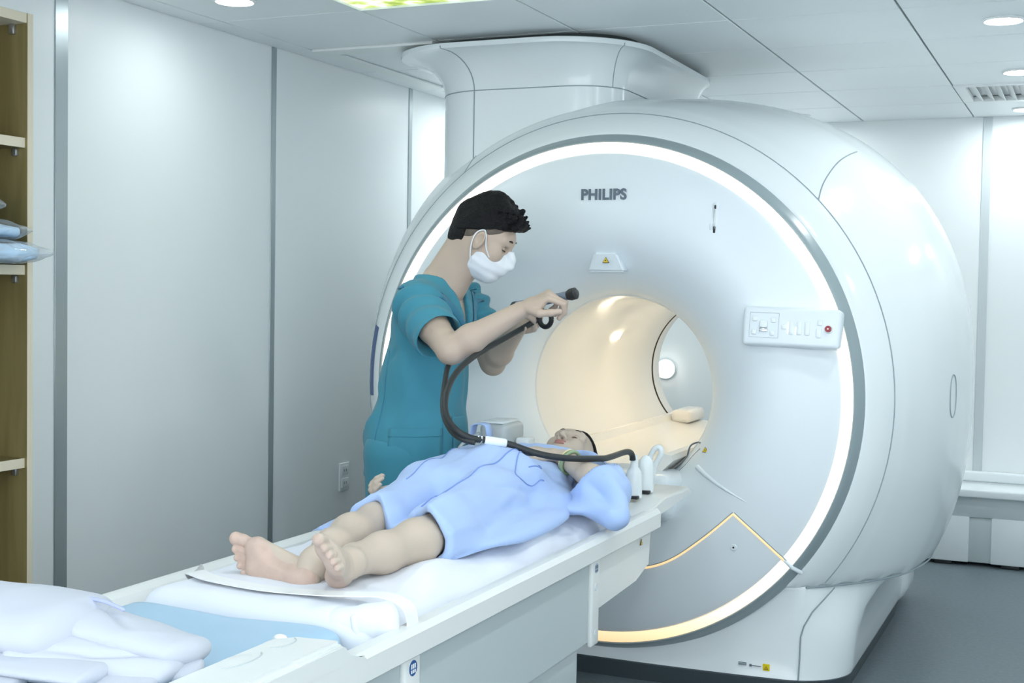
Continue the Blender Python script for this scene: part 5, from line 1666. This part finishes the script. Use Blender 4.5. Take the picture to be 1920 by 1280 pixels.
# ---------------- cable and connector
cabp = [(.085, -.79, 1.352), (.05, -.80, 1.33), (.016, -.88, 1.295), (-.027, -.98, 1.251), (-.058, -1.08, 1.198), (-.064, -1.14, 1.122), (-.046, -1.16, 1.062), (-.008, -1.15, 1.021), (.026, -1.12, 1.003), (.056, -1.09, .996), (.094, -1.06, .989), (.137, -1.04, .970), (.189, -1.02, .950), (.241, -.98, .940), (.29, -.93, .936), (.315, -.86, .932), (.322, -.76, .930), (.318, -.66, .930), (.316, -.585, .928), (.317, -.545, .918), (.317, -.533, .900)]
bvc = BVHTree.FromPolygons([Vector(v) for v in V_pat], [tuple(q) for q in Q_pat])
def rest(pts, r):
    out = []
    for p in pts:
        hit = bvc.ray_cast(Vector((p.x, p.y, 1.3)), Vector((0, 0, -1)))
        q = p.copy()
        if hit[0] is not None and q.z < hit[0].z+r and q.z < 1.03: q.z = hit[0].z+r
        out.append(q)
    for _ in range(24):
        out = [out[0]]+[(a+b*2+c)/4 for a, b, c in zip(out[:-2], out[1:-1], out[2:])]+[out[-1]]
        for q in out[1:-1]:
            hit = bvc.ray_cast(Vector((q.x, q.y, 1.3)), Vector((0, 0, -1)))
            if hit[0] is not None and q.z < hit[0].z+r and q.z < 1.03: q.z = q.z*.4+(hit[0].z+r)*.6
    for _ in range(5):
        o2 = [q.copy() for q in out]
        for i in range(6, len(out)-6):
            if .02 < out[i].x < .318 and out[i].z < 1.0: o2[i].z = max(out[i].z, (out[i-6].z+out[i+6].z)/2, (out[i-3].z+out[i+3].z)/2)
        out = o2
    for _ in range(6): out = [out[0]]+[(a+b*2+c)/4 for a, b, c in zip(out[:-2], out[1:-1], out[2:])]+[out[-1]]
    return out
def blend(pts, n0, n1):
    out = []
    for i, p in enumerate(pts):
        w = 1 if i <= n0 else max(0, 1-(i-n0)/(n1-n0)); w = w*w*(3-2*w)
        p = Vector(p); out.append(p.lerp(to_tech(p), w))
    return out
cbl = thing('coil_cable', (.0, -1.1, 1.0), 'thick dark cable looping from the standing hands over the blue gown to the plug', 'cable')
tube('cable_sheath', rest(catmull(blend(cabp, 1, 8), 10), .0105), .0098, M_cable, cbl, 12)
cab2 = [(.14, -.975, 1.39), (.06, -1.0, 1.335), (-.04, -1.015, 1.285), (-.105, -1.03, 1.225), (-.093, -1.08, 1.165), (-.082, -1.12, 1.096), (-.054, -1.145, 1.044), (-.012, -1.15, 1.006), (.03, -1.125, .994)]
tube('cable_return', rest(catmull(blend(cab2, 2, 8), 10), .0095), .0088, M_cable, cbl, 12)
a, b = rest([Vector((.048, -1.098, .99)), Vector((.074, -1.078, .99)), Vector((.100, -1.058, .98))], .012)[0::2]
tube('cable_coupling', [a, a.lerp(b, .1), a.lerp(b, .9), b], [.0115, .0135, .0135, .0115], M_plastic, cbl, 14)
tubes('cable_band', [([a.lerp(b, -.20), a.lerp(b, -.13)], .0112), ([a.lerp(b, -.34), a.lerp(b, -.29)], .0108)], M_plastic, cbl, 14)
tube('cable_boot', [(.317, -.535, .905), (.317, -.533, .895)], [.0098, .0105], M_cable, cbl, 12)
dev = thing('coil_connector', to_tech((.15, -.93, 1.41)), 'dark handheld coil connector with a black ring held in both hands', 'connector')
tube('connector_bar', catmull([(.052, -.905, 1.392), (.10, -.92, 1.400), (.19, -.945, 1.416), (.262, -.955, 1.432)], 6), [.010]+[.0135]*17+[.012], pm('connector_grey_blue', (.16, .20, .26), .4), dev, 14)
tube('end_cap', [(.246, -.953, 1.428), (.256, -.955, 1.431), (.272, -.957, 1.435), (.276, -.958, 1.436)], [.014, .018, .018, .012], M_blk, dev, 16)
tube('end_cap', [(.044, -.903, 1.390), (.050, -.905, 1.392), (.062, -.908, 1.394), (.066, -.909, 1.395)], [.010, .014, .014, .010], M_blk, dev, 16)
rc = Vector((.112, -.80, 1.352))
rp = [rc+Vector((.024*math.cos(a), -.010*math.cos(a), .024*math.sin(a))) for a in np.linspace(0, 2*PI, 25)]
tube('connector_ring', rp, .008, M_blk, dev, 10)
tube('connector_stem', [(.112, -.82, 1.374), (.118, -.88, 1.40), (.122, -.922, 1.414)], .009, M_blk, dev, 10)

for o in list(dev.children): o.data.transform(MT)
